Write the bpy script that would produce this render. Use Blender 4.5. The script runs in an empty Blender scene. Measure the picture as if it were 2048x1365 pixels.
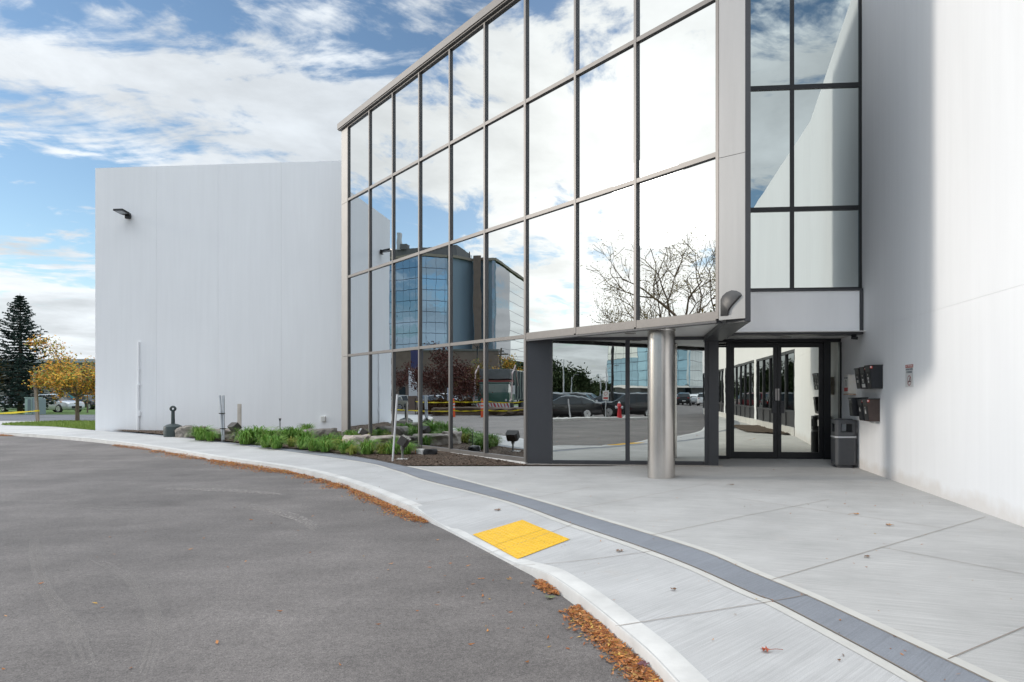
import bpy, bmesh, math, random
from mathutils import Vector, Matrix, noise
R = math.radians
random.seed(7)
scene = bpy.context.scene
COL = scene.collection

# ------------------------------------------------------------------ camera
F = 1365.0; CX = 1250.0; CY = 787.0; CAMZ = 1.5
cam = bpy.data.cameras.new('camera')
cam.sensor_width = 36.0; cam.sensor_fit = 'HORIZONTAL'
cam.lens = 36.0 * F / 2048.0
cam.shift_x = (1024.0 - CX) / 2048.0
cam.shift_y = (CY - 682.5) / 2048.0
cam.clip_start = 0.05; cam.clip_end = 5000
camo = bpy.data.objects.new('camera', cam); COL.objects.link(camo)
camo.location = (0, 0, CAMZ); camo.rotation_euler = (R(90), 0, 0)
scene.camera = camo

# ------------------------------------------------------------------ view
scene.view_settings.view_transform = 'Standard'
scene.view_settings.look = 'None'
scene.view_settings.exposure = 0.85
scene.view_settings.gamma = 1.0
scene.cycles.max_bounces = 10
scene.cycles.glossy_bounces = 6
scene.cycles.diffuse_bounces = 4
scene.cycles.sample_clamp_indirect = 4.0
scene.cycles.sample_clamp_direct = 3.0
scene.cycles.caustics_reflective = False
scene.cycles.use_denoising = True

# ------------------------------------------------------------------ sun
SUN_EL = R(15.5)
SUN_AZ = Vector((-1.0, 0.045, 0)).normalized()      # towards the sun
SUN_DIR = Vector((SUN_AZ.x * math.cos(SUN_EL), SUN_AZ.y * math.cos(SUN_EL), math.sin(SUN_EL)))
sl = bpy.data.lights.new('sun', 'SUN'); sl.energy = .95; sl.angle = R(7.0); sl.color = (1.0, 0.93, 0.84)
so = bpy.data.objects.new('sun', sl); COL.objects.link(so)
so.rotation_euler = (-SUN_DIR).to_track_quat('-Z', 'Y').to_euler()

# ------------------------------------------------------------------ world
def build_world():
    w = bpy.data.worlds.new('World'); scene.world = w; w.use_nodes = True
    nt = w.node_tree; N = nt.nodes; L = nt.links; N.clear()
    def nd(t, **k):
        n = N.new(t)
        for a, b in k.items(): setattr(n, a, b)
        return n
    def math_(op, a, b=None, c=None, clamp=False):
        n = nd('ShaderNodeMath', operation=op); n.use_clamp = clamp
        for i, v in enumerate((a, b, c)):
            if v is None: continue
            if isinstance(v, (int, float)): n.inputs[i].default_value = v
            else: L.new(v, n.inputs[i])
        return n.outputs[0]
    out = nd('ShaderNodeOutputWorld')
    sky = nd('ShaderNodeTexSky', sky_type='NISHITA'); sky.sun_disc = False
    sky.sun_elevation = SUN_EL; sky.sun_rotation = math.atan2(SUN_DIR.x, SUN_DIR.y)
    sky.air_density = 1.0; sky.dust_density = 0.1; sky.ozone_density = 2.2
    tc = nd('ShaderNodeTexCoord')
    sp = nd('ShaderNodeSeparateXYZ'); L.new(tc.outputs['Generated'], sp.inputs[0])
    zc = math_('MAXIMUM', sp.outputs[2], 0.0)
    zz = math_('ADD', zc, 0.12)
    u = math_('DIVIDE', sp.outputs[0], zz); v = math_('DIVIDE', sp.outputs[1], zz)
    cb = nd('ShaderNodeCombineXYZ'); L.new(u, cb.inputs[0]); L.new(v, cb.inputs[1])
    def noise_(scale, det, rough, off, dist=0.0, sc=(1, 1, 1)):
        mp = nd('ShaderNodeMapping'); L.new(cb.outputs[0], mp.inputs[0])
        mp.inputs['Location'].default_value = off; mp.inputs['Scale'].default_value = sc
        n = nd('ShaderNodeTexNoise'); L.new(mp.outputs[0], n.inputs['Vector'])
        n.inputs['Scale'].default_value = scale; n.inputs['Detail'].default_value = det
        n.inputs['Roughness'].default_value = rough; n.inputs['Distortion'].default_value = dist
        return n.outputs[0]
    big = noise_(0.55, 4, 0.5, (3.1, 1.7, 0), 0.4)
    med = noise_(2.2, 10, 0.62, (8.0, 2.0, 0), 0.5, (1.0, 1.5, 1))
    fine = noise_(11.0, 6, 0.55, (1.0, 5.0, 0), 0.3)
    # coverage: layered banks by height over the horizon
    elr = nd('ShaderNodeValToRGB'); L.new(zc, elr.inputs[0]); cr = elr.color_ramp
    pts = [(0.0, 1.05), (.07, .76), (.13, .56), (.17, .54), (.20, .38), (.245, .38), (.275, .58), (.33, .74), (.38, .70), (.43, .57), (.50, .48), (.56, .50), (.68, .74), (1.0, .74)]
    while len(cr.elements) < len(pts): cr.elements.new(0.5)
    for e, (p, val) in zip(cr.elements, pts): e.position = p; e.color = (val, val, val, 1)
    cov = math_('MULTIPLY', big, 0.55)
    cov = math_('ADD', cov, math_('MULTIPLY', med, 1.45))
    cov = math_('ADD', cov, math_('MULTIPLY', fine, 0.36))
    cov = math_('ADD', cov, elr.outputs[0])
    # more cloud towards the sun
    dt = nd('ShaderNodeVectorMath', operation='DOT_PRODUCT'); L.new(tc.outputs['Generated'], dt.inputs[0])
    dt.inputs[1].default_value = SUN_DIR
    d01 = math_('MAXIMUM', dt.outputs['Value'], 0.0)
    glow = math_('POWER', d01, 6.0)
    cov = math_('ADD', cov, math_('ADD', math_('MULTIPLY', glow, 0.03), math_('MULTIPLY', math_('POWER', d01, 40.0), 0.30)))
    mr = nd('ShaderNodeMapRange', interpolation_type='SMOOTHSTEP'); L.new(cov, mr.inputs[0])
    mr.inputs[1].default_value = 1.615; mr.inputs[2].default_value = 1.85
    mask = math_('MULTIPLY', mr.outputs[0], 0.97)
    # cloud brightness
    mr2 = nd('ShaderNodeMapRange'); L.new(noise_(1.6, 8, 0.6, (4.2, 9.1, 0), 0.2), mr2.inputs[0])
    mr2.inputs[1].default_value = .35; mr2.inputs[2].default_value = .65; mr2.inputs[3].default_value = .76; mr2.inputs[4].default_value = 1.12
    br = math_('MULTIPLY', mr2.outputs[0], math_('ADD', math_('MULTIPLY', glow, .27), 0.53))
    br = math_('ADD', br, math_('MULTIPLY', math_('POWER', d01, 34.0), .42))
    zen = nd('ShaderNodeMapRange', interpolation_type='SMOOTHSTEP'); L.new(zc, zen.inputs[0]); zen.inputs[1].default_value = .58; zen.inputs[2].default_value = .80; zen.inputs[3].default_value = 1.0; zen.inputs[4].default_value = 2.45  # overhead cloud brightened out of view, added as top fill light
    sth = nd('ShaderNodeMapRange', interpolation_type='SMOOTHSTEP'); L.new(zc, sth.inputs[0]); sth.inputs[1].default_value = .42; sth.inputs[2].default_value = .58; sth.inputs[3].default_value = 0.0; sth.inputs[4].default_value = .9  # high southern cloud brightened too, added fill for the shaded walls
    br = math_('MULTIPLY', br, math_('ADD', 1.0, math_('MULTIPLY', sth.outputs[0], math_('MAXIMUM', math_('MULTIPLY', sp.outputs[1], -1.0), 0.0))))
    br = math_('MULTIPLY', br, zen.outputs[0])
    # south-east sky (away from the sun) carries greyer cloud
    dk = math_('MULTIPLY', math_('MAXIMUM', math_('MULTIPLY', sp.outputs[1], -1.0), 0.0), 0.05)
    br = math_('MULTIPLY', br, math_('SUBTRACT', 1.0, dk))
    wm = nd('ShaderNodeMix', data_type='RGBA'); wm.inputs[6].default_value = (.885, .945, 1.0, 1); wm.inputs[7].default_value = (1.0, .955, .89, 1)
    L.new(glow, wm.inputs[0])
    bg1 = nd('ShaderNodeBackground'); L.new(sky.outputs[0], bg1.inputs[0]); bg1.inputs[1].default_value = 0.088
    bg2 = nd('ShaderNodeBackground'); L.new(wm.outputs[2], bg2.inputs[0]); L.new(br, bg2.inputs[1])
    mx = nd('ShaderNodeMixShader'); L.new(mask, mx.inputs[0]); L.new(bg1.outputs[0], mx.inputs[1]); L.new(bg2.outputs[0], mx.inputs[2])
    L.new(mx.outputs[0], out.inputs[0])
build_world()

# ------------------------------------------------------------------ materials
MATS = {}
def mat(name, color=(.5, .5, .5), rough=.6, metal=0.0, var=0.0, vscale=5.0, vdetail=6, stretch=(1, 1, 1),
        bump=0.0, bscale=40.0, bdist=.01, color2=None, island=None, spec=None, emit=None, alpha=None, coat=0.0, bstretch=None, extra=None):
    if name in MATS: return MATS[name]
    m = bpy.data.materials.new(name); m.use_nodes = True; MATS[name] = m
    nt = m.node_tree; N = nt.nodes; L = nt.links
    b = N['Principled BSDF']
    b.inputs['Base Color'].default_value = (*color, 1)
    b.inputs['Roughness'].default_value = rough; b.inputs['Metallic'].default_value = metal
    if spec is not None: b.inputs['Specular IOR Level'].default_value = spec
    if coat: b.inputs['Coat Weight'].default_value = coat; b.inputs['Coat Roughness'].default_value = .03
    if emit: b.inputs['Emission Color'].default_value = (*emit[:3], 1); b.inputs['Emission Strength'].default_value = emit[3]
    tc = N.new('ShaderNodeTexCoord')
    src = None
    if var > 0 or color2:
        mp = N.new('ShaderNodeMapping'); mp.inputs['Scale'].default_value = stretch; L.new(tc.outputs['Object'], mp.inputs[0])
        n = N.new('ShaderNodeTexNoise'); n.inputs['Scale'].default_value = vscale; n.inputs['Detail'].default_value = vdetail; n.inputs['Roughness'].default_value = .6
        L.new(mp.outputs[0], n.inputs['Vector'])
        r = N.new('ShaderNodeMapRange'); r.inputs[1].default_value = .3; r.inputs[2].default_value = .7; L.new(n.outputs[0], r.inputs[0])
        mx = N.new('ShaderNodeMix'); mx.data_type = 'RGBA'
        c2 = color2 if color2 else tuple(min(1, c * (1 + var)) for c in color)
        c1 = color if color2 else tuple(c * (1 - var) for c in color)
        mx.inputs[6].default_value = (*c1, 1); mx.inputs[7].default_value = (*c2, 1)
        L.new(r.outputs[0], mx.inputs[0]); src = mx.outputs[2]
    if island:
        g = N.new('ShaderNodeNewGeometry'); cr = N.new('ShaderNodeValToRGB'); L.new(g.outputs['Random Per Island'], cr.inputs[0])
        els = cr.color_ramp.elements
        while len(els) < len(island): els.new(.5)
        for i, c in enumerate(island): els[i].position = i / (len(island) - 1); els[i].color = (*c, 1)
        src = cr.outputs[0]
    if src is not None: L.new(src, b.inputs['Base Color'])
    if bump > 0:
        mp2 = N.new('ShaderNodeMapping'); mp2.inputs['Scale'].default_value = bstretch or stretch; L.new(tc.outputs['Object'], mp2.inputs[0])
        n2 = N.new('ShaderNodeTexNoise'); n2.inputs['Scale'].default_value = bscale; n2.inputs['Detail'].default_value = 4
        L.new(mp2.outputs[0], n2.inputs['Vector'])
        bp = N.new('ShaderNodeBump'); bp.inputs['Strength'].default_value = bump; bp.inputs['Distance'].default_value = bdist
        L.new(n2.outputs[0], bp.inputs['Height']); L.new(bp.outputs[0], b.inputs['Normal'])
    if extra: extra(nt, b, tc, src)
    return m

def M_concrete(name, base, streak_dir=0.25, contrast=.30, stain=(.40, .33, .27)):
    """broom-finished concrete: fine parallel broom lines, blotches, faint rusty leaf stains"""
    def ex(nt, b, tc, src):
        N = nt.nodes; L = nt.links
        rot = N.new('ShaderNodeMapping'); rot.inputs['Rotation'].default_value = (0, 0, streak_dir); L.new(tc.outputs['Object'], rot.inputs[0])
        mp = N.new('ShaderNodeMapping'); mp.inputs['Scale'].default_value = (.8, 42, 1); L.new(rot.outputs[0], mp.inputs[0])
        n = N.new('ShaderNodeTexNoise'); n.inputs['Scale'].default_value = 1.6; n.inputs['Detail'].default_value = 5; n.inputs['Roughness'].default_value = .7; L.new(mp.outputs[0], n.inputs['Vector'])
        n2 = N.new('ShaderNodeTexNoise'); n2.inputs['Scale'].default_value = .9; n2.inputs['Detail'].default_value = 7; n2.inputs['Roughness'].default_value = .65; L.new(tc.outputs['Object'], n2.inputs['Vector'])
        n3 = N.new('ShaderNodeTexNoise'); n3.inputs['Scale'].default_value = 180; n3.inputs['Detail'].default_value = 2; L.new(tc.outputs['Object'], n3.inputs['Vector'])
        a = N.new('ShaderNodeMapRange'); a.inputs[1].default_value = .25; a.inputs[2].default_value = .75; a.inputs[3].default_value = 1 - contrast; a.inputs[4].default_value = 1 + contrast * .5; L.new(n.outputs[0], a.inputs[0])
        c = N.new('ShaderNodeMapRange'); c.inputs[1].default_value = .3; c.inputs[2].default_value = .7; c.inputs[3].default_value = .84; c.inputs[4].default_value = 1.10; L.new(n2.outputs[0], c.inputs[0])
        d = N.new('ShaderNodeMapRange'); d.inputs[1].default_value = .35; d.inputs[2].default_value = .65; d.inputs[3].default_value = .88; d.inputs[4].default_value = 1.08; L.new(n3.outputs[0], d.inputs[0])
        m1 = N.new('ShaderNodeMath'); m1.operation = 'MULTIPLY'; L.new(a.outputs[0], m1.inputs[0]); L.new(c.outputs[0], m1.inputs[1])
        m2 = N.new('ShaderNodeMath'); m2.operation = 'MULTIPLY'; L.new(m1.outputs[0], m2.inputs[0]); L.new(d.outputs[0], m2.inputs[1])
        vm = N.new('ShaderNodeVectorMath'); vm.operation = 'SCALE'; vm.inputs[0].default_value = base; L.new(m2.outputs[0], vm.inputs['Scale'])
        n4 = N.new('ShaderNodeTexNoise'); n4.inputs['Scale'].default_value = 1.7; n4.inputs['Detail'].default_value = 9; n4.inputs['Roughness'].default_value = .7; L.new(rot.outputs[0], n4.inputs['Vector'])
        e = N.new('ShaderNodeMapRange'); e.inputs[1].default_value = .60; e.inputs[2].default_value = .80; e.inputs[3].default_value = 0; e.inputs[4].default_value = .45; L.new(n4.outputs[0], e.inputs[0])
        mx = N.new('ShaderNodeMix'); mx.data_type = 'RGBA'; L.new(e.outputs[0], mx.inputs[0]); L.new(vm.outputs[0], mx.inputs[6]); mx.inputs[7].default_value = (*stain, 1)
        L.new(mx.outputs[2], b.inputs['Base Color'])
        bp = N.new('ShaderNodeBump'); bp.inputs['Strength'].default_value = .35; bp.inputs['Distance'].default_value = .004; L.new(n.outputs[0], bp.inputs['Height']); L.new(bp.outputs[0], b.inputs['Normal'])
    return mat(name, base, .85, extra=ex)

def M_asphalt(name, base):
    def ex(nt, b, tc, src):
        N = nt.nodes; L = nt.links
        def nz(s, d, ro, v=None, st=None):
            n = N.new('ShaderNodeTexNoise'); n.inputs['Scale'].default_value = s; n.inputs['Detail'].default_value = d; n.inputs['Roughness'].default_value = ro
            if st:
                mp = N.new('ShaderNodeMapping'); mp.inputs['Scale'].default_value = st; L.new(tc.outputs['Object'], mp.inputs[0]); L.new(mp.outputs[0], n.inputs['Vector'])
            else: L.new(tc.outputs['Object'], n.inputs['Vector'])
            return n.outputs[0]
        def mrange(i, a, c, d, e):
            r = N.new('ShaderNodeMapRange'); r.inputs[1].default_value = a; r.inputs[2].default_value = c; r.inputs[3].default_value = d; r.inputs[4].default_value = e; L.new(i, r.inputs[0]); return r.outputs[0]
        def mul(a, c):
            m = N.new('ShaderNodeMath'); m.operation = 'MULTIPLY'; L.new(a, m.inputs[0]); L.new(c, m.inputs[1]); return m.outputs[0]
        blot = mrange(nz(.55, 8, .66), .33, .67, .70, 1.24)
        strk = mrange(nz(1.4, 6, .6, st=(.35, 1.8, 1)), .3, .7, .88, 1.10)
        gr = mul(mrange(nz(110, 3, .65), .33, .67, .52, 1.5), mrange(nz(45, 3, .7), .33, .67, .72, 1.28))
        g2 = mrange(nz(420, 1, .5), .66, .74, 1.0, 2.3)
        v = mul(mul(mul(blot, strk), gr), g2)
        vm = N.new('ShaderNodeVectorMath'); vm.operation = 'SCALE'; vm.inputs[0].default_value = base; L.new(v, vm.inputs['Scale'])
        L.new(vm.outputs[0], b.inputs['Base Color'])
        bp = N.new('ShaderNodeBump'); bp.inputs['Strength'].default_value = .6; bp.inputs['Distance'].default_value = .004; L.new(nz(150, 3, .7), bp.inputs['Height']); L.new(bp.outputs[0], b.inputs['Normal'])
    return mat(name, base, .82, extra=ex)

def M_white(name, base=(.86, .87, .885)):
    """painted precast: vertical brush streaks and faint runs"""
    def ex(nt, b, tc, src):
        N = nt.nodes; L = nt.links
        def nz(s, d, st):
            mp = N.new('ShaderNodeMapping'); mp.inputs['Scale'].default_value = st; L.new(tc.outputs['Object'], mp.inputs[0])
            n = N.new('ShaderNodeTexNoise'); n.inputs['Scale'].default_value = s; n.inputs['Detail'].default_value = d; L.new(mp.outputs[0], n.inputs['Vector']); return n.outputs[0]
        def mrange(i, a, c, d, e):
            r = N.new('ShaderNodeMapRange'); r.inputs[1].default_value = a; r.inputs[2].default_value = c; r.inputs[3].default_value = d; r.inputs[4].default_value = e; L.new(i, r.inputs[0]); return r.outputs[0]
        a = mrange(nz(9, 5, (1, 1, .05)), .3, .7, .975, 1.01)
        c = mrange(nz(.5, 5, (1, 1, .5)), .3, .7, .97, 1.02)
        m = N.new('ShaderNodeMath'); m.operation = 'MULTIPLY'; L.new(a, m.inputs[0]); L.new(c, m.inputs[1])
        vm = N.new('ShaderNodeVectorMath'); vm.operation = 'SCALE'; vm.inputs[0].default_value = base; L.new(m.outputs[0], vm.inputs['Scale'])
        # splash dirt along the foot of the wall
        sp = N.new('ShaderNodeSeparateXYZ'); L.new(tc.outputs['Object'], sp.inputs[0])
        n = N.new('ShaderNodeMath'); n.operation = 'MULTIPLY_ADD'; L.new(nz(3, 6, (1, 1, 1)), n.inputs[0]); n.inputs[1].default_value = -.45; L.new(sp.outputs[2], n.inputs[2])
        dr = mrange(n.outputs[0], -.16, .02, .35, 0.0)
        mx = N.new('ShaderNodeMix'); mx.data_type = 'RGBA'; mx.clamp_factor = True; L.new(dr, mx.inputs[0]); L.new(vm.outputs[0], mx.inputs[6]); mx.inputs[7].default_value = (.55, .47, .39, 1)
        L.new(mx.outputs[2], b.inputs['Base Color'])
        bp = N.new('ShaderNodeBump'); bp.inputs['Strength'].default_value = .15; bp.inputs['Distance'].default_value = .004; L.new(nz(14, 4, (1, 1, .12)), bp.inputs['Height']); L.new(bp.outputs[0], b.inputs['Normal'])
    return mat(name, base, .75, extra=ex)

def M_glass(name, base, wav=.05, scale=.55, rough=0.0):
    """mirror-coated glazing with the slight waviness of real panes"""
    return mat(name, base, rough, 1.0, bump=wav, bscale=scale, bdist=.05)

white = M_white('painted_precast')
white_metal = mat('white_metal_panel', (.90, .90, .91), .5, var=.03, vscale=3, stretch=(1, 1, .15))
soffit_m = mat('soffit_panel', (.74, .73, .71), .5, var=.03, vscale=1.2)
alu = mat('anodised_aluminium', (.165, .157, .152), .45, .5, var=.05, vscale=4, stretch=(1, 1, .1))
alu_panel = mat('aluminium_cladding', (.45, .435, .42), .38, .65, var=.05, vscale=2.5, stretch=(2, 2, .15))
darkm = mat('charcoal_cladding', (.055, .056, .062), .42, .15, var=.10, vscale=2.0, stretch=(1, 1, .3), bump=.05, bscale=60)
blackm = mat('black_aluminium', (.014, .0145, .017), .35, .2, var=.15, vscale=3)
glass_f = M_glass('mirror_glass_facade', (.58, .62, .645), .022)
glass_g = M_glass('mirror_glass_lower', (.62, .64, .62), .035)
glass_d = M_glass('mirror_glass_door', (.76, .76, .68), .02)
glass_u = M_glass('mirror_glass_upper', (.62, .66, .64), .03)
glass_w = M_glass('dark_window_glass', (.22, .25, .27), .04)
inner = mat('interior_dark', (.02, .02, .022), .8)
conc_plaza = M_concrete('concrete_plaza', (.525, .515, .50), .32)
conc_walk = M_concrete('concrete_walk', (.535, .53, .525), -.85, .24)
conc_band = M_concrete('concrete_grey_band', (.25, .265, .295), -.85, .2, (.2, .17, .15))
conc_curb = mat('concrete_curb', (.60, .59, .57), .8, var=.12, vscale=3.5, bump=.3, bscale=60, bdist=.004)
asphalt = M_asphalt('asphalt', (.150, .135, .128))
asph_far = M_asphalt('street_asphalt', (.12, .125, .14))
steel = mat('brushed_stainless', (.62, .59, .56), .27, 1.0, var=.10, vscale=2.2, stretch=(1, 1, .5), bump=.10, bscale=2.0, bdist=.02)
mulch_m = mat('mulch_soil', (.05, .033, .022), .95, color2=(.14, .095, .065), vscale=30, bump=.9, bscale=55, bdist=.03)
grass_m = mat('lawn_grass', (.09, .16, .025), .9, color2=(.21, .27, .06), vscale=7, bump=.6, bscale=70, bdist=.03)
grass_far = mat('verge_grass', (.05, .10, .015), .9, color2=(.10, .17, .03), vscale=2, bump=.6, bscale=50, bdist=.03)
joint_m = mat('joint_gap', (.26, .21, .17), .95)
galv = mat('galvanised_steel', (.55, .57, .60), .4, .6, var=.06, vscale=6)
wood_m = mat('weathered_wood', (.30, .25, .20), .9, var=.25, vscale=6, stretch=(4, 4, .4))
rubber = mat('tyre_rubber', (.018, .018, .019), .8)
chrome = mat('wheel_alloy', (.62, .63, .65), .25, .9)
carglass = mat('car_glass', (.025, .033, .04), .12, 0.0, spec=.35)

# ------------------------------------------------------------------ mesh helpers
class MB:
    def __init__(s, M=None): s.v = []; s.f = []; s.mi = []; s.M = M or Matrix()
    def add(s, vs, fs, M=None, mi=0):
        T = s.M @ M if M is not None else s.M
        o = len(s.v); s.v += [T @ Vector(p) for p in vs]
        s.f += [tuple(i + o for i in f) for f in fs]; s.mi += [mi] * len(fs)
    def box(s, a, b, M=None, mi=0):
        x0, y0, z0 = a; x1, y1, z1 = b
        s.add([(x0, y0, z0), (x1, y0, z0), (x1, y1, z0), (x0, y1, z0), (x0, y0, z1), (x1, y0, z1), (x1, y1, z1), (x0, y1, z1)],
              [(0, 3, 2, 1), (4, 5, 6, 7), (0, 1, 5, 4), (1, 2, 6, 5), (2, 3, 7, 6), (3, 0, 4, 7)], M, mi)
    def prism(s, poly, z0, z1, M=None, mi=0, top=True, bottom=True):
        n = len(poly)
        if sum(poly[i][0] * poly[(i + 1) % n][1] - poly[(i + 1) % n][0] * poly[i][1] for i in range(n)) < 0: poly = poly[::-1]
        vs = [(p[0], p[1], z0) for p in poly] + [(p[0], p[1], z1) for p in poly]
        fs = [(i, (i + 1) % n, n + (i + 1) % n, n + i) for i in range(n)]
        if top: fs.append(tuple(range(n, 2 * n)))
        if bottom: fs.append(tuple(range(n - 1, -1, -1)))
        s.add(vs, fs, M, mi)
    def tube(s, pts, rad, seg=8, cap=True, mi=0):
        pts = [Vector(p) for p in pts]; n = len(pts)
        rs = rad if isinstance(rad, (list, tuple)) else [rad] * n
        vs = []; fs = []; up = Vector((0, 0, 1))
        for i, p in enumerate(pts):
            d = (pts[min(i + 1, n - 1)] - pts[max(i - 1, 0)]).normalized()
            a = d.orthogonal().normalized() if abs(d.dot(up)) > .98 else d.cross(up).normalized()
            if abs(d.dot(up)) > .98: a = (Vector((1, 0, 0)) - d * d.x).normalized()
            b_ = d.cross(a)
            for k in range(seg):
                t = 2 * math.pi * k / seg
                vs.append(p + (a * math.cos(t) + b_ * math.sin(t)) * rs[i])
        for i in range(n - 1):
            for k in range(seg):
                k2 = (k + 1) % seg
                fs.append((i * seg + k, i * seg + k2, (i + 1) * seg + k2, (i + 1) * seg + k))
        if cap: fs.append(tuple(range(seg - 1, -1, -1))); fs.append(tuple(range((n - 1) * seg, n * seg)))
        s.add(vs, fs, None, mi)
    def lathe(s, prof, seg=24, M=None, mi=0):
        vs = []; fs = []; n = len(prof)
        for r, z in prof:
            for k in range(seg):
                t = 2 * math.pi * k / seg; vs.append((r * math.cos(t), r * math.sin(t), z))
        for i in range(n - 1):
            for k in range(seg):
                k2 = (k + 1) % seg; fs.append((i * seg + k, i * seg + k2, (i + 1) * seg + k2, (i + 1) * seg + k))
        fs.append(tuple(range(seg - 1, -1, -1))); fs.append(tuple(range((n - 1) * seg, n * seg)))
        s.add(vs, fs, M, mi)
    def build(s, name, m, parent=None, smooth=False, loc=None, rz=0.0, bevel=0.0, auto=None):
        me = bpy.data.meshes.new(name); me.from_pydata([tuple(v) for v in s.v], [], s.f)
        ms = m if isinstance(m, (list, tuple)) else [m]
        for q in ms: me.materials.append(q)
        if len(ms) > 1: me.polygons.foreach_set('material_index', s.mi)
        if smooth: me.polygons.foreach_set('use_smooth', [True] * len(me.polygons))
        me.update()
        if auto is not None:
            me.polygons.foreach_set('use_smooth', [True] * len(me.polygons))
            bm = bmesh.new(); bm.from_mesh(me); bmesh.ops.remove_doubles(bm, verts=bm.verts, dist=1e-5)
            for e in bm.edges:
                if len(e.link_faces) == 2 and e.calc_face_angle(0) > R(auto): e.smooth = False
            bm.to_mesh(me); bm.free()
        o = bpy.data.objects.new(name, me); COL.objects.link(o)
        if parent: o.parent = parent
        if loc is not None: o.location = loc
        o.rotation_euler.z = rz
        if bevel:
            bv = o.modifiers.new('bevel', 'BEVEL'); bv.width = bevel; bv.segments = 2; bv.limit_method = 'ANGLE'
        return o

def tag(o, label=None, cat=None, group=None, kind=None):
    if label: o['label'] = label
    if cat: o['category'] = cat
    if group: o['group'] = group
    if kind: o['kind'] = kind
    return o
def empty(name, loc=(0, 0, 0), rz=0.0, label=None, cat=None, group=None):
    o = bpy.data.objects.new(name, None); COL.objects.link(o); o.location = loc; o.rotation_euler.z = rz; o.empty_display_size = .2
    return tag(o, label, cat, group)
def struct(o, label=None): o['kind'] = 'structure'; return o
KIDS = {}
def copy_tree(o, parent=None):
    c = o.copy(); COL.objects.link(c); c.parent = parent
    for ch in [k for k in list(bpy.data.objects) if k.parent is o]: copy_tree(ch, c)
    return c

def text_part(body, size, m, parent, M, align='CENTER', name='lettering', ext=.0008):
    cu = bpy.data.curves.new(name, 'FONT'); cu.body = body; cu.size = size; cu.align_x = align; cu.align_y = 'CENTER'; cu.extrude = ext
    t = bpy.data.objects.new(name, cu); COL.objects.link(t)
    dg = bpy.context.evaluated_depsgraph_get(); me = bpy.data.meshes.new_from_object(t.evaluated_get(dg))
    bpy.data.objects.remove(t)
    o = bpy.data.objects.new(name, me); me.materials.clear(); me.materials.append(m); COL.objects.link(o)
    o.parent = parent; o.matrix_local = M
    return o

# ------------------------------------------------------------------ where things are
def interp(pts, t):
    if t <= pts[0][0]: return pts[0][1]
    for (a, va), (b, vb) in zip(pts, pts[1:]):
        if t <= b:
            k = (t - a) / (b - a); k = k * k * (3 - 2 * k) if False else k
            return va + (vb - va) * k
    return pts[-1][1]
GZ = [(14.0, 0), (15.5, .005), (18, .035), (25, .13), (28, .12), (37, 0), (52, -.1), (70, -.35), (100, -.4)]
def gz(x, y):
    z = interp(GZ, y)
    if x > 1.9 and y > 13.8: z += .05 * min(1, (y - 13.8) / 1.0)
    return z
CURB_H = .10
def bp(px, py, dz=0.0):
    """pixel of the photograph -> point on the ground (raised by dz)"""
    y = 15.0
    for _ in range(40):
        x = (px - CX) / F * y; z = interp(GZ, y) + dz
        y2 = F * (CAMZ - z) / max(py - CY, 3); y = .5 * (y + y2)
    return Vector(((px - CX) / F * y, y, interp(GZ, y) + dz))
def at(px, py, y): return Vector(((px - CX) / F * y, y, CAMZ - (py - CY) * y / F))
C0 = Vector((-2.074, 14.3, 0))
U = Vector((-.6765, .7364, 0)); NF = Vector((-.7364, -.6765, 0))     # facade: along it to the far left, and out of it
MF = Matrix(((U.x, NF.x, 0, C0.x), (U.y, NF.y, 0, C0.y), (0, 0, 1, 0), (0, 0, 0, 1)))   # (s, out, z)
MN = Vector((-.0853, -.9964, 0))                                       # normal of the ground-floor glazing
E1 = Vector((.9964, -.0853, 0))
def fw(px, D, z):
    """a place that the slanted facade shows at column px, D metres deep in the mirror"""
    d = Vector(((px - CX) / F, 1, 0)); cv = NF * (2 * C0.dot(NF)); cv.z = 0
    r = d - NF * (2 * d.dot(NF)); return Vector((cv.x + r.x * D, cv.y + r.y * D, z))
def fr(px, D, z):
    d = Vector(((px - CX) / F, 1, 0)); cv = MN * (2 * C0.dot(MN))
    r = d - MN * (2 * d.dot(MN)); return Vector((cv.x + r.x * D, cv.y + r.y * D, z))
def zat(py, D): return CAMZ - (py - CY) * D / F
# ================================================================== GROUND
def catmull(P, n=14):
    out = []
    P = [Vector((p[0], p[1], 0)) for p in P]
    for i in range(len(P) - 1):
        p0 = P[max(i - 1, 0)]; p1 = P[i]; p2 = P[i + 1]; p3 = P[min(i + 2, len(P) - 1)]
        for k in range(n):
            t = k / n
            out.append(.5 * ((2 * p1) + (p2 - p0) * t + (2 * p0 - 5 * p1 + 4 * p2 - p3) * t * t + (3 * p1 - p0 - 3 * p2 + p3) * t ** 3))
    out.append(P[-1]); return out
cpx = [(0, 871), (100, 877.5), (191, 885.5), (307, 901), (424, 921), (586, 946), (700, 976.7), (850, 1042), (900, 1066), (1008, 1123), (1073, 1158), (1149, 1211), (1231, 1281), (1316, 1363)]
cpts = [(-33.6, 37), (-33.2, 33), (-30.6, 28.6), (-27, 25.9)] + [tuple(bp(x, y, -CURB_H)[:2]) for x, y in cpx] + [(.42, 2.9), (.62, 1.5), (.72, 0), (.66, -4), (.5, -10), (.5, -30), (.5, -60)]
lpx = [(100, 853.5), (190, 861), (332, 873), (434, 885), (700, 920.6), (797, 942.5), (849, 960), (1005.5, 1000), (1149, 1048), (1325, 1108), (1500, 1185), (1551, 1205), (1687, 1275.6), (1850.5, 1365)]
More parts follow.
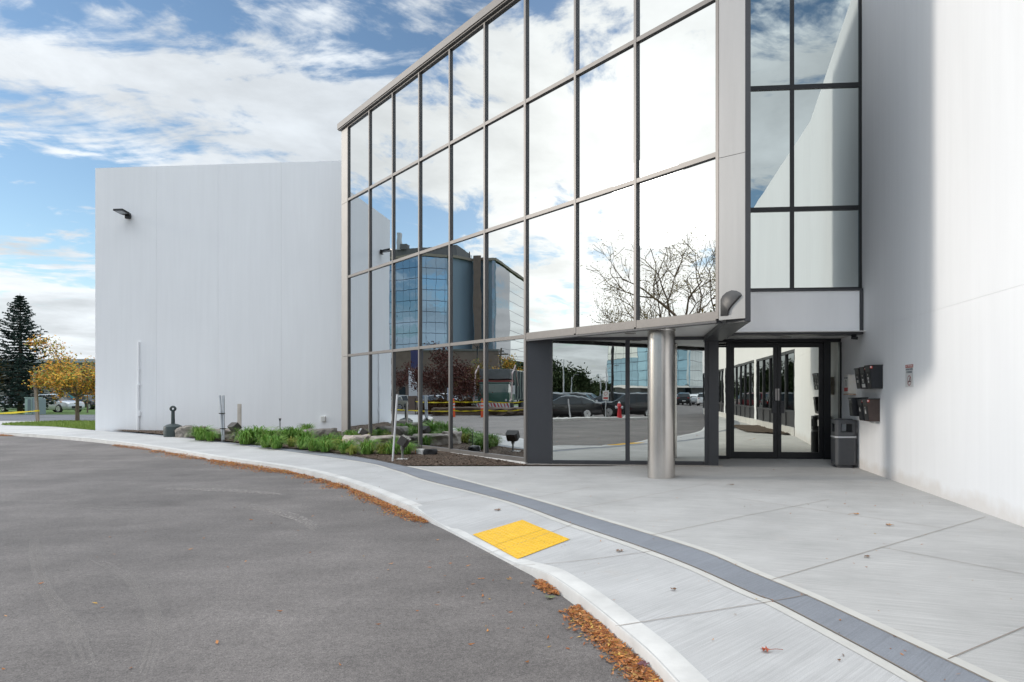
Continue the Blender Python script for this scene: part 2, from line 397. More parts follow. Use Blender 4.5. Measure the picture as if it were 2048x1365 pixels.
lpts = [(-30.6, 37), (-30, 33.5), (-27.5, 30.2)] + [tuple(bp(x, y)[:2]) for x, y in lpx] + [(1.72, 2.9), (1.98, 1.5), (2.1, 0), (2.1, -4), (1.95, -10), (1.95, -30), (1.95, -60)]
upx = [(332, 871.5), (459, 886.0), (680, 909.6), (811, 933), (919, 960), (1067, 1000), (1193, 1038), (1386, 1097), (1500, 1144.5), (1615, 1192.7), (1767.6, 1263.6), (1981.7, 1365)]
upts = [(-19.3, 25.2)] + [tuple(bp(x, y)[:2]) for x, y in upx] + [(2.08, 2.9), (2.36, 1.5), (2.48, 0), (2.48, -4), (2.33, -10), (2.33, -30), (2.33, -60)]
curbL = catmull(cpts, 12); walkL = catmull(lpts, 12); bandL = catmull(upts, 12)
def x_at(line, y):
    if y >= line[0].y: return line[0].x
    for a, b in zip(line, line[1:]):
        if b.y <= y <= a.y:
            k = (a.y - y) / max(a.y - b.y, 1e-6); return a.x + (b.x - a.x) * k
    return line[-1].x
def dist_curb(x, y):
    best = 9
    for p in curbL:
        d = math.hypot(p.x - x, p.y - y)
        if d < best: best = d
    return best
RAMP_C = Vector((-1.25, 7.3, 0))
def ramp(x, y):
    """how far the pavement dips at the dropped kerb"""
    if not (4.5 < y < 11 and -4 < x < 1.5): return 0.0
    f = 1.0
    if y > 7.9: f = max(0, 1 - (y - 7.9) / 1.3)
    if y < 6.5: f = max(0, 1 - (6.5 - y) / .9)
    f = f * f * (3 - 2 * f)
    d = max(0, 1 - max(0, dist_curb(x, y) - .1) / 1.25)
    return .082 * f * d
def wz(x, y): return gz(x, y) - ramp(x, y)

YS = []
y = 37.0
while y > -60:
    YS.append(y); y -= (.5 if y > 12 else .14 if y > 2 else .5 if y > -12 else 4)
YS.append(-60)
def sheet(name, m, fl, fr_, zf, ny, n, dz=0.0):
    b = MB(); vs = []; fs = []
    for y in ny:
        a, c = fl(y), fr_(y)
        for k in range(n + 1):
            x = a + (c - a) * k / n; vs.append((x, y, zf(x, y) + dz))
    for i in range(len(ny) - 1):
        for k in range(n):
            p = i * (n + 1) + k; fs.append((p, p + n + 1, p + n + 2, p + 1))
    b.add(vs, fs); return b.build(name, m, smooth=True)

# far ground, out to the horizon
xs = [-1500, -500, -200, -120, -90, -60, -30, 0, 30, 60, 120, 400, 1500]
ys = [-1500, -500, -200, -95, -60, -30, 0, 15, 25, 37, 52, 60, 70, 85, 100, 200, 500, 1500]
b = MB(); vs = [(x, y, interp(GZ, y) - (.22 if y < 52.5 else 0.0)) for y in ys for x in xs]
nx = len(xs); b.add(vs, [(j * nx + i, j * nx + i + 1, (j + 1) * nx + i + 1, (j + 1) * nx + i) for j in range(len(ys) - 1) for i in range(nx - 1)])
struct(b.build('ground', grass_far))
# street beyond the lawn
struct(sheet('street', asph_far, lambda y: -220, lambda y: 90, lambda x, y: interp(GZ, y) - .03, [52, 48, 44, 40, 36.9], 4))
# driveway and forecourt
struct(sheet('driveway', asphalt, lambda y: -47.0 if y > -20 else -47.0, lambda y: x_at(curbL, y) + .03, lambda x, y: gz(x, y) - CURB_H, [36.9] + YS[1:], 10))
struct(sheet('parking_lot', asphalt, lambda y: -120.0, lambda y: 60.0, lambda x, y: -.115, [-60, -90, -130, -170], 4))
struct(sheet('road', asph_far, lambda y: -66.0, lambda y: -47.0, lambda x, y: gz(x, y) - CURB_H - .004, [36.9, 30, 25, 20, 14, 0, -30, -60], 2))
# lawn at the end of the wing
b = sheet('lawn', grass_m, lambda y: x_at(walkL, y) - .02, lambda y: -5.0, lambda x, y: gz(x, y) + .012, [v for v in YS if v >= 25.0], 24); struct(b)
# verge on the far side of the driveway
struct(sheet('verge', grass_m, lambda y: -54.0, lambda y: -47.3, lambda x, y: gz(x, y) + .03, [24, 18, 12, 6, 0, -6, -14], 6))
# pavement
struct(sheet('pavement', conc_walk, lambda y: x_at(curbL, y) + .02, lambda y: x_at(walkL, y), wz, YS, 12))
struct(sheet('pavement_band', conc_band, lambda y: x_at(walkL, y), lambda y: x_at(bandL, y), wz, [v for v in YS if v < 25.3], 3, .002))
struct(sheet('plaza', conc_plaza, lambda y: x_at(bandL, y), lambda y: 6.5, wz, [14.03] + [v for v in YS if v < 14.0 and v > -25], 26))
struct(sheet('entrance_slab', conc_plaza, lambda y: 1.0, lambda y: 6.5, wz, [16, 15.4, 14.8, 14.3, 14.03], 8))
# bed
def bedz(x, y):
    return gz(x, y) + .015 + .05 * (noise.noise(Vector((x * 1.3, y * 1.3, 0))) * .5 + .5) * min(1, max(0, (y - 14.1) / 1.5)) + .012 * noise.noise(Vector((x * 9, y * 9, 3)))
struct(sheet('planting_bed', mulch_m, lambda y: x_at(bandL, y), lambda y: 0.0, bedz, [14.034 + .16 * i for i in range(68)], 60))
# kerb: face, rounded nose and top strip
def kerb(line, w, zf, h, name, m, side=1):
    b = MB(); vs = []; fs = []; n = len(line)
    for i, p in enumerate(line):
        d = (line[min(i + 1, n - 1)] - line[max(i - 1, 0)]).normalized(); nn = Vector((-d.y, d.x, 0)) * side
        q = zf(p.x, p.y); g = gz(p.x, p.y)
        jit = .004 * noise.noise(p * 3)
        lo = g - h - .03
        top = max(q, g - h + .012) + .0022
        for (o, z) in ((0 + jit, lo), (.004 + jit, top - .03), (.012 + jit, top - .008), (.03, top), (w, top), (w + .004, top - .02)):
            r = p + nn * o; vs.append((r.x, r.y, z))
    for i in range(n - 1):
        for k in range(5):
            a = i * 6 + k; fs.append((a, a + 6, a + 7, a + 1))
    b.add(vs, fs); return b.build(name, m, auto=30)
struct(kerb(catmull(cpts, 24), .17, wz, CURB_H, 'kerb', conc_curb, 1))

# control joints, laid as thin strips just over the slabs
jb = MB()
def joint(pa, pb, w=.007, ext=0):
    a = bp(*pa); c = bp(*pb); d = (c - a).normalized(); a = a - d * ext; c = c + d * ext
    nn = Vector((-d.y, d.x, 0)) * w * .5; k = max(2, int((c - a).length / .3)); vs = []
    for i in range(k + 1):
        p = a.lerp(c, i / k); z = wz(p.x, p.y) + .006
        vs += [(p.x - nn.x, p.y - nn.y, z), (p.x + nn.x, p.y + nn.y, z)]
    jb.add(vs, [(2 * i, 2 * i + 1, 2 * i + 3, 2 * i + 2) for i in range(k)])
for a, c in [((1143, 1019), (1254.5, 1000)), ((1254.5, 1000), (1420, 968)), ((1301, 1071.8), (1500, 1030.8)), ((1500, 1030.8), (1658, 1000)), ((1544, 1160.6), (1971, 1034.8)),
             ((1896, 1319.8), (2048, 1255.6)), ((1470, 997), (1885, 1057.5)), ((1759.6, 1095), (2060, 1152)), ((1060, 998), (1180, 975)),
             ((1010, 1123), (1307, 1101)), ((1231, 1254), (1551, 1203)), ((960, 1096), (1146, 1048)), ((1551, 1203), (1615, 1191)),
             ((800, 1015), (965, 988)), ((640, 955), (790, 942)), ((500, 929), (640, 913)), ((330, 903), (440, 887)), ((1500, 957), (1720, 945)), ((1190, 950), (1300, 934))]:
    joint(a, c)
for line, off in ((bandL, .0), (walkL, .0)):
    pts = [p for p in line if -3 < p.y < 22]
    vs = []
    for i, p in enumerate(pts):
        d = (pts[min(i + 1, len(pts) - 1)] - pts[max(i - 1, 0)]).normalized(); nn = Vector((-d.y, d.x, 0)) * .0045; z = wz(p.x, p.y) + .006
        vs += [(p.x - nn.x, p.y - nn.y, z), (p.x + nn.x, p.y + nn.y, z)]
    jb.add(vs, [(2 * i, 2 * i + 1, 2 * i + 3, 2 * i + 2) for i in range(len(pts) - 1)])
struct(jb.build('pavement_joints', joint_m))
# smooth-trowelled margins either side of the grey band
tb = MB()
for line, sgn, w in ((bandL, 1, .09), (walkL, -1, .09)):
    pts = [p for p in line if -3 < p.y < 22]; vs = []
    for i, p in enumerate(pts):
        d = (pts[min(i + 1, len(pts) - 1)] - pts[max(i - 1, 0)]).normalized(); nn = Vector((-d.y, d.x, 0)) * sgn
        a = p + nn * .012; c = p + nn * w
        vs += [(a.x, a.y, wz(a.x, a.y) + .0035), (c.x, c.y, wz(c.x, c.y) + .0035)]
    tb.add(vs, [(2 * i, 2 * i + 1, 2 * i + 3, 2 * i + 2) for i in range(len(pts) - 1)])
struct(tb.build('pavement_margin', mat('trowelled_concrete', (.57, .555, .52), .75, var=.07, vscale=4)))

# tyre scuffs on the driveway
def M_scuff(nm='tyre_scuff', lo=.0, hi=.75):
    def ex(nt, b, tc, src):
        N = nt.nodes; L = nt.links
        n = N.new('ShaderNodeTexNoise'); n.inputs['Scale'].default_value = 22; n.inputs['Detail'].default_value = 6; L.new(tc.outputs['Object'], n.inputs['Vector'])
        r = N.new('ShaderNodeMapRange'); r.inputs[1].default_value = .35; r.inputs[2].default_value = .65; r.inputs[3].default_value = lo; r.inputs[4].default_value = hi; L.new(n.outputs[0], r.inputs[0])
        L.new(r.outputs[0], b.inputs['Alpha'])
    return mat(nm, (.36, .33, .31), .9, extra=ex)
scm = M_scuff(); sb = MB()
def scuff(pp, w):
    pts = catmull([bp(x, y, -CURB_H)[:2] for x, y in pp], 8); vs = []
    for i, p in enumerate(pts):
        d = (pts[min(i + 1, len(pts) - 1)] - pts[max(i - 1, 0)]).normalized(); k = i / (len(pts) - 1); ww = w * (.35 + .65 * math.sin(math.pi * min(1, k * .9 + .1)))
        nn = Vector((-d.y, d.x, 0)) * ww * .5; z = gz(p.x, p.y) - CURB_H + .004
        vs += [(p.x - nn.x, p.y - nn.y, z), (p.x + nn.x, p.y + nn.y, z)]
    sb.add(vs, [(2 * i, 2 * i + 1, 2 * i + 3, 2 * i + 2) for i in range(len(pts) - 1)])
scuff([(330, 978), (400, 979), (480, 983), (565, 990)], .34)
for k in range(4): scuff([(495 - k * 3, 1009 + k * 2.5), (545, 1018 + k * 3), (600, 1033 + k * 4), (640 - k * 4, 1055 + k * 3)], .05)
struct(sb.build('tyre_marks', scm)); sb = MB(); scf = M_scuff('faint_scuff', .10, .20)
for k in range(3): scuff([(60 + k * 8, 1080), (75 + k * 9, 1160 + k * 4), (120 + k * 14, 1240), (150 + k * 20, 1330)], .05)
for k in range(3): scuff([(180 + k * 12, 1120), (260 + k * 12, 1170), (300 + k * 12, 1250), (280 + k * 10, 1350)], .035)
for k in range(2): scuff([(170, 1012 + k * 5), (240, 1018 + k * 5), (310, 1015 + k * 4)], .06)
struct(sb.build('tyre_marks', scf))


# ================================================================== THE BUILDING
bld = empty('office_building', (0, 0, 0), 0, 'white precast office building with slanted mirror-glass front and recessed entrance', 'building')
H = 9.9
# --- far wing: a wall of four precast panels (z top 9.71)
def lw(px):        # a point on the wing wall under column px
    k = (px - CX) / F; # Y = 24.86 - .0856 (X + 19.3), X = kY
    y = (24.86 - .0856 * 19.3) / (1 + .0856 * k); return Vector((k * y, y, 0))
WE = (lw(600) - lw(200)).normalized(); WN = Vector((WE.y, -WE.x, 0))
pw = [lw(x) for x in (190.6, 313, 436, 563, 720)]
gap = .0022
m = MB(); a = pw[0] + WE * .02 - WN * .014; c = pw[4] - WN * .014
m.prism([(a.x, a.y), (c.x, c.y), (c.x - WN.x * .15, c.y - WN.y * .15), (a.x - WN.x * .15, a.y - WN.y * .15)], .06, 9.68); m.build('wall_backing', white, bld)
for i in range(4):
    a = pw[i] + (WE * gap if i else Vector()); c = pw[i + 1] - WE * gap
    m = MB(); m.prism([(a.x, a.y), (c.x, c.y), (c.x - WN.x * .18, c.y - WN.y * .18), (a.x - WN.x * .18, a.y - WN.y * .18)], 0.05, 9.70)
    m.build('wall_panel', white, bld)
m = MB(); a = pw[0] - WN * .19 + WE * .05; c = pw[4] - WN * .19 + WE * 1.0
m.prism([(a.x, a.y), (c.x, c.y), (c.x - WN.x * 13.8, c.y - WN.y * 13.8), (a.x - WN.x * 13.8, a.y - WN.y * 13.8)], 0.0, 9.66); m.build('wing_wall', white, bld)
m = MB(); a = pw[0] - WN * .185; m.prism([(a.x, a.y), (a.x + WE.x * .18, a.y + WE.y * .18), (a.x + WE.x * .18 - WN.x * 14, a.y + WE.y * .18 - WN.y * 14), (a.x - WN.x * 14, a.y - WN.y * 14)], .05, 9.69); m.build('end_wall', white, bld)
# --- slanted curtain wall
SY = [21.54, 20.3, 19.1, 17.9, 16.69, 15.49, 14.3, 13.06, 11.83, 10.48]
S = [(y - 14.3) * 1.358 for y in SY]
SL = 10.38; SR = S[-1]
ZR = [.10, 2.69, 5.17, 7.60, 9.93]
def Fp(s, o, z=0): return MF @ Vector((s, o, z))
P_R = Fp(SR - .03, .0); PE = Vector((1.79, 10.17, 0)); PE2 = Vector((1.875, 10.18, 0))
BK = Vector((2.02, 13.95, 0))
# body behind the glass (upper box) and ground-floor body behind the lower bays
m = MB()
a = Fp(SL, -.06); r = Fp(SR, -.06)
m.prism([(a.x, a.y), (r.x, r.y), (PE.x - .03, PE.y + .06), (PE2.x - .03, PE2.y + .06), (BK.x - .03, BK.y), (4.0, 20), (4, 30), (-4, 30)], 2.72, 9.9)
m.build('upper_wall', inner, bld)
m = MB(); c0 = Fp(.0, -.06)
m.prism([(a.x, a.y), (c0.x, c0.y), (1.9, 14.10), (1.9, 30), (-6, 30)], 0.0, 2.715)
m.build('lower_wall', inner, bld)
# frame
cw = MB(MF)
def bar_v(s, z0, z1, w=.06, o=.035): cw.box((s - w / 2, -.05, z0), (s + w / 2, o, z1))
def bar_h(s0, s1, z, h=.075, o=.030): cw.box((s0, -.05, z - h / 2), (s1, o, z + h / 2))
for i, s in enumerate(S):
    bar_v(s, .06 if i <= 6 else 2.64, 9.93, .07 if i in (6,) else .06)
for i in range(9):
    for j, z in enumerate(ZR):
        if i > 5 and j == 0: continue
        h = .075
        if j == 0: h = .09
        if j == 1 and i > 5: h = .14
        bar_h(S[i + 1] + .03, S[i] - .03, z, h)
curtain = cw.build('curtain_wall_frame', alu, bld)
rng = random.Random(3)
for i in range(9):
    for j in range(4):
        if j == 0 and i > 5: continue
        s1, s0 = S[i], S[i + 1]; z0, z1 = ZR[j], ZR[j + 1]
        m = MB(MF); e = [rng.uniform(-.003, .003) for _ in range(3)]
        vs = [(s0 + .02, -.012 + e[0], z0 + .03), (s1 - .02, -.012 + e[1], z0 + .03), (s1 - .02, -.012 + e[1] + e[2] * .6, z1 - .03), (s0 + .02, -.012 + e[0] + e[2] * .6, z1 - .03)]
        vs += [(v[0], v[1] - .02, v[2]) for v in vs]
        m.add(vs, [(0, 1, 2, 3), (7, 6, 5, 4), (0, 4, 5, 1), (1, 5, 6, 2), (2, 6, 7, 3), (3, 7, 4, 0)])
        m.build('window_pane', glass_f, curtain)
# silver corner cladding at the far end, joints included
for z0, z1 in ((.12, 2.665), (2.675, 7.55), (7.56, 9.92)):
    m = MB(MF); m.box((S[0] + .035, -.3, z0), (SL, .02, z1)); m.build('corner_cladding', mat('corner_aluminium', (.30, .29, .28), .45, .5, var=.05, vscale=3), bld)
m = MB(); q = Fp(SL, -.05); q2 = Fp(SL, -.3)
m.prism([(q.x, q.y), (q2.x, q2.y), (-8.6, 26), (-9.1, 26)], .1, 9.9); m.build('side_wall', alu_panel, bld)
# coping
m = MB(MF); m.box((SR - .05, -.5, 9.935), (SL + .08, .10, 10.13)); m.box((SR - .05, .10, 9.965), (SL + .09, .125, 10.15)); m.build('coping', alu, bld, bevel=.006)
# white plinth under the glass
m = MB(MF); m.box((-.02, -.3, -.05), (SL - .1, .035, .062)); m.build('plinth', mat('painted_plinth', (.72, .71, .69), .8, var=.10, vscale=4), bld)
# clad return at the near end
m = MB()
def vpanel(mb, A, B, z0, z1, t=.05):
    d = (B - A).normalized(); n = Vector((d.y, -d.x, 0))
    mb.prism([(A.x, A.y), (B.x, B.y), (B.x - n.x * t, B.y - n.y * t), (A.x - n.x * t, A.y - n.y * t)], z0, z1)
PA = Fp(SR - .035, .03)
for z0, z1 in ((2.62, 5.09), (5.097, 10.1)):
    m = MB(); vpanel(m, PA, PE, z0, z1); m.build('corner_cladding', alu_panel, bld)
dpl = (PE - PA).normalized(); npl = Vector((dpl.y, -dpl.x, 0)); npl = npl if npl.y < 0 else -npl
MG = Matrix(((dpl.x, 0, npl.x, PA.x), (dpl.y, 0, npl.y, PA.y), (0, 1, 0, 0), (0, 0, 0, 1)))
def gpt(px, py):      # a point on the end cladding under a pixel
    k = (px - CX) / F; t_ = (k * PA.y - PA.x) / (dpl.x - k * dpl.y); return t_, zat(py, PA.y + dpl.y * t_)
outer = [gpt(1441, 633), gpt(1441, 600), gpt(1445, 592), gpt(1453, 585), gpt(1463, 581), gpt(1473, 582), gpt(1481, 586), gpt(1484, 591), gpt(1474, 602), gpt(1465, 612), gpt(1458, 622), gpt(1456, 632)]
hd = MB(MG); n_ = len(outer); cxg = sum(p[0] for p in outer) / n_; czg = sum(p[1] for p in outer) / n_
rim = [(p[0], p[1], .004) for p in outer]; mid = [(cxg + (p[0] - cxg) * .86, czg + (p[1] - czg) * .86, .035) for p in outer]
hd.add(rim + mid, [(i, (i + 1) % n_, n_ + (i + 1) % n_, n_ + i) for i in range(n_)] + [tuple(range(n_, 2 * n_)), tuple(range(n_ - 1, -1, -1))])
hd.build('corner_shadow_plate', mat('shadow_plate_dark', (.075, .073, .072), .45, .4, var=.1, vscale=4), bld, auto=60)  # dark raised plate added to stand in for a soft shadow on the cladding
m = MB(); vpanel(m, PE + Vector((.002, .004, 0)), PE2, 2.58, 10.12, .08); m.build('corner_trim', darkm, bld)
m = MB(); m.prism([(PE2.x - .05, PE2.y + .05), (PE2.x, PE2.y), (BK.x, BK.y - .3), (BK.x - .05, BK.y - .3)], 2.58, 10.1); m.build('return_wall', darkm, bld)
# soffit of the overhang, recessed between its edge beams
a = Fp(-.02, .0); r = Fp(SR, -.02)
m = MB(); m.prism([(a.x, a.y + .02), (r.x, r.y), (PE.x, PE.y + .03), (PE2.x - .06, PE2.y + .05), (1.96, 13.95)], 2.665, 2.70); m.build('soffit', soffit_m, bld)
m = MB(); m.prism([(1.555, 10.50), (PE.x + .02, PE.y + .035), (PE2.x + .003, PE2.y + .02), (1.985, 13.93), (1.60, 13.90)], 2.572, 2.66); m.build('soffit_beam', darkm, bld)
m = MB(MF); m.box((SR + .02, -.12, 2.585), (-.03, .028, 2.617)); m.build('soffit_edge_trim', darkm, bld)
# round recessed lights
def disc(loc, r, parent, m_, name='downlight'):
    b_ = MB(); b_.lathe([(r, 0), (r, .012), (r * .8, .012), (r * .8, .004)][::-1], 24); o = b_.build(name, m_, parent, loc=loc); o.rotation_euler.x = math.pi; return o
lamp_m = mat('light_ring', (.35, .33, .31), .5)
disc((.10, 13.2, 2.665), .11, bld, lamp_m); disc((3.42, 14.5, 2.70), .12, bld, lamp_m)
# --- ground-floor glazing, dark frame
def G(x, o=0.0): return Vector((C0.x, C0.y + .012, 0)) + E1 * ((x - C0.x) / E1.x) + MN * o
def gx(px):  # x on the glazing line below column px
    k = (px - CX) / F; return k * (14.312 - .0856 * 2.074) / (1 + .0856 * k)
def gpan(mb, x0, x1, z0, z1, o0, o1):
    a, b_, c, d = G(x0, o0), G(x1, o0), G(x1, o1), G(x0, o1)
    mb.prism([(a.x, a.y), (b_.x, b_.y), (c.x, c.y), (d.x, d.y)], z0, z1)
m = MB(); gpan(m, gx(1055.5), gx(1098), .0, 2.66, -.1, .03); m.build('pier', darkm, bld)
m = MB(); gpan(m, gx(1098.4), gx(1104.8), .0, 2.655, -.1, .05); m.build('pier_trim', darkm, bld)
m = MB()
gpan(m, gx(1104.8), gx(1408), .035, .105, -.1, .04); gpan(m, gx(1104.8), gx(1408), 2.595, 2.66, -.1, .04); gpan(m, gx(1251), gx(1259.5), .105, 2.595, -.1, .042)
lower = m.build('lower_window_frame', darkm, bld)
for x0, x1 in ((gx(1104.8), gx(1251)), (gx(1259.5), gx(1408))):
    m = MB(); gpan(m, x0 - .01, x1 + .01, .10, 2.60, -.04, .0); m.build('window_pane', glass_g, lower)
m = MB(); gpan(m, gx(1409), gx(1417), 0, 2.66, -.25, .06); gpan(m, gx(1417), gx(1437), 0, 2.66, -.4, .10); m.build('entrance_pillar', darkm, bld)
m = MB(); gpan(m, gx(1056), gx(1445), -.03, .028, -.1, .11); m.build('wall_sill', mat('sill_concrete', (.40, .37, .34), .9, var=.15, vscale=8), bld)
# --- stainless column
m = MB(); m.lathe([(.246, 0), (.246, .01), (.245, 2.60), (.245, 2.66)], 64); m.build('steel_column', steel, bld, auto=30, loc=(.648, 12.17, 0))
m = MB(); m.lathe([(.252, 0), (.255, .012), (.255, .035), (.247, .05)], 64); m.build('column_collar', steel, bld, auto=30, loc=(.648, 12.17, 2.61))
# --- band over the doors, windows above it
WX0, WX1 = 1.9, 4.675
def By(x, y1=13.38): return y1 - .0856 * (x - 4.68)
def bpan(mb, x0, x1, z0, z1, f0, f1, y1=13.38):
    mb.prism([(x0, By(x0, y1) - f1), (x1, By(x1, y1) - f1), (x1, By(x1, y1) - f0), (x0, By(x0, y1) - f0)], z0, z1)
m = MB(); bpan(m, WX0, 4.60, 2.71, 3.515, -.3, .0); m.build('fascia', white_metal, bld)
m = MB(); bpan(m, WX0, 4.665, 2.655, 2.705, -.3, .035); bpan(m, WX0, 4.665, 3.52, 3.555, -.3, .02); bpan(m, 4.605, 4.668, 2.705, 3.52, -.3, .02); m.build('fascia_trim', darkm, bld)
wy = 13.50
WXP = [1.9, 2.02 + .0, (1583.5 - CX) / F * 13.55, 4.70]
zrow = [3.555, 5.17, 7.60, 10.05]
m = MB()
xm = (1583.5 - CX) / F * 13.62; xr = 4.66
for z in zrow: bpan(m, WX0, xr - .045, z - (.0 if z < 4 else .045), z + .045, -.06, .03, wy)
bpan(m, xm - .04, xm + .04, 3.6, 10.0, -.06, .034, wy); bpan(m, xr - .045, xr + .02, 3.56, 10.1, -.06, .034, wy)
upf = m.build('upper_window_frame', blackm, bld)
for x0, x1 in ((WX0 + .02, xm - .02), (xm + .02, xr - .03)):
    for z0, z1 in zip(zrow, zrow[1:]):
        m = MB(); bpan(m, x0, x1, z0 + .02, z1 - .02, -.03, .0, wy); m.build('window_pane', glass_u, upf)
m = MB(); bpan(m, WX0, 4.9, 2.72, 10.1, -6, -.32, wy); m.build('upper_wall', inner, bld)
m = MB(); m.prism([(1.96, 13.40), (4.70, 13.2), (4.75, 15.3), (1.96, 15.4)], 2.70, 2.712); m.build('entrance_soffit', soffit_m, bld)
# --- entrance doors
DY0 = 14.97
def Dp(x, o=0.0): return Vector((x, DY0 - .0856 * (x - 4.75) - o, 0))
def dx(px): k = (px - CX) / F; return k * (DY0 + .0856 * 4.75) / (1 + .0856 * k)
def dpan(mb, x0, x1, z0, z1, o0, o1):
    a, b_, c, d = Dp(x0, o1), Dp(x1, o1), Dp(x1, o0), Dp(x0, o0)
    mb.prism([(a.x, a.y), (b_.x, b_.y), (c.x, c.y), (d.x, d.y)], z0, z1)
Z0 = .045
m = MB()
dpan(m, 1.95, dx(1686), 2.62, 2.705, -.06, .05)                        # header
dpan(m, dx(1452), dx(1459.8), Z0, 2.62, -.06, .05); dpan(m, dx(1645.5), dx(1660), Z0, 2.62, -.06, .06); dpan(m, dx(1677), dx(1685.5), Z0, 2.62, -.06, .09)
dpan(m, 1.95, dx(1452), Z0, Z0 + .07, -.06, .04); dpan(m, dx(1660), dx(1677), Z0, Z0 + .09, -.06, .04); dpan(m, 1.95, dx(1452), 2.52, 2.555, -.06, .04)
dfr = m.build('door_frame', blackm, bld)
for x0, x1 in ((1.95, dx(1452.5)), (dx(1659.5), dx(1677.5))):
    m = MB(); dpan(m, x0, x1, Z0 + .03, 2.63, -.02, .0); m.build('window_pane', glass_d, dfr)
def door(x0, x1, hx, side):
    m = MB(); w = .085
    xc = (x0 + x1) / 2
    dpan(m, x0, x0 + w, Z0 + .012, 2.61, -.03, .03); dpan(m, x1 - w, x1, Z0 + .012, 2.61, -.03, .03)
    dpan(m, x0 + w, x1 - w, Z0 + .012, Z0 + .16, -.03, .03); dpan(m, x0 + w, x1 - w, 2.51, 2.61, -.03, .03)
    d = m.build('entrance_door', blackm, bld)
    m = MB(); dpan(m, x0 + w - .01, x1 - w + .01, Z0 + .15, 2.52, -.008, .004); m.build('door_glass', glass_d, d)
    hp = MB(); dpan(hp, hx - .045, hx + .045, 1.06, 1.33, .065, .085); dpan(hp, hx - .012, hx + .012, 1.09, 1.11, .03, .066); dpan(hp, hx - .012, hx + .012, 1.28, 1.30, .03, .066)
    hp.build('handle', mat('dark_pull', (.04, .04, .045), .4, .4), d)
xmid = dx(1554)
door(dx(1460.2), xmid - .004, xmid - .075, -1); door(xmid + .004, dx(1645), xmid + .10, 1)
m = MB(); dpan(m, xmid - .045, xmid - .008, 1.34, 1.60, .0305, .033); dpan(m, xmid + .008, xmid + .045, 1.34, 1.60, .0305, .033); m.build('door_notice', mat('paper', (.62, .58, .56), .8, var=.2, vscale=60, stretch=(1, 1, 3)), dfr)
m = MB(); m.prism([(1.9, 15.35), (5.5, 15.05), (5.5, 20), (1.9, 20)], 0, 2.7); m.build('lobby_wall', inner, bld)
# --- right-hand wall
RWB = Vector((4.75, 15.63, 0)); RK = .035
def rx(y): return 4.75 - RK * (15.63 - y)
def rpan(mb, y0, y1, z0, z1, t=.2):
    mb.prism([(rx(y0), y0), (rx(y1), y1), (rx(y1) + t, y1), (rx(y0) + t, y0)], z0, z1)
m = MB(); 
ysj = [5.9, 10.95, 15.6]
for i in range(2):
    y0 = ysj[i] + (.002 if i else 0); y1 = ysj[i + 1] - .002
    for z0, z1 in ((.0, 2.7185), (2.7215, 9.88)):
        q = MB(); rpan(q, y0, y1, z0, z1); q.build('wall_panel', white, bld)
q = MB(); q.prism([(rx(5.95) + .006, 5.95), (rx(15.5) + .006, 15.5), (rx(15.5) + .15, 15.5), (rx(5.95) + .15, 5.95)], .02, 9.86); q.build('wall_backing', white, bld)
A0 = Vector((rx(5.9), 5.9, 0)); AD = Vector((-.162, -1, 0)).normalized(); AN = Vector((-AD.y * -1, AD.x * -1, 0))
AN = Vector((AD.y, -AD.x, 0)); AN = -AN if AN.x > 0 else AN
def apan(mb, t0, t1, z0, z1, o0, o1):
    p = [A0 + AD * t0 + AN * o1, A0 + AD * t1 + AN * o1, A0 + AD * t1 + AN * o0, A0 + AD * t0 + AN * o0]
    mb.prism([(v.x, v.y) for v in p], z0, z1)
T1 = 32
m = MB(); apan(m, 0, T1, 3.05, 9.88, -.2, 0); m.build('side_upper_wall', white, bld)
m = MB(); apan(m, 0, T1, -.1, .28, -.2, .03); m.build('side_plinth', conc_curb, bld)
for t_ in (7.4, 18):
    m = MB(); apan(m, t_, t_ + .5, .28, 3.05, -.2, 0); m.build('side_pier', white, bld)
fm = MB()
for t0, t1 in ((0.15, 7.4), (7.9, 18), (18.5, T1)):
    n = round((t1 - t0) / 1.35)
    for k in range(n + 1):
        t = t0 + (t1 - t0) * k / n; apan(fm, max(t - .05, t0), min(t + .05, t1), .28, 3.05, -.12, -.02)
    apan(fm, t0, t1, 2.95, 3.05, -.12, -.025); apan(fm, t0, t1, .80, .88, -.12, -.025); apan(fm, t0, t1, .28, .80, -.12, -.06)
sf = fm.build('side_window_frame', darkm, bld)
m = MB(); apan(m, 0.1, T1, .85, 3.0, -.15, -.08); m.build('window_pane', glass_w, sf)
m = MB(); a = A0 + AD * T1
m.prism([(rx(15.6) + .21, 15.6), (rx(5.9) + .21, 5.9), (a.x + .3, a.y), (a.x + 14, a.y), (19, 15.6), (19, 20), (4.9, 20)], .0, 9.86); m.build('main_wall', white, bld)
m = MB(); m.prism([(1.5, 14), (6, 13.6), (6, 30), (-6, 30)], 9.9, 10.0); m.build('roof', alu_panel, bld)
# bed beside the side windows
struct(sheet('side_planting_bed', mulch_m, lambda y: A0.x + AD.x * (A0.y - y) - 1.35 * min(1, (5.6 - y) / 1.6), lambda y: A0.x + AD.x * (A0.y - y) + .03, lambda x, y: .02 + .05 * (noise.noise(Vector((x * 3, y * 3, 0))) + .6), [5.6 - .2 * i for i in range(1, 34)], 8))
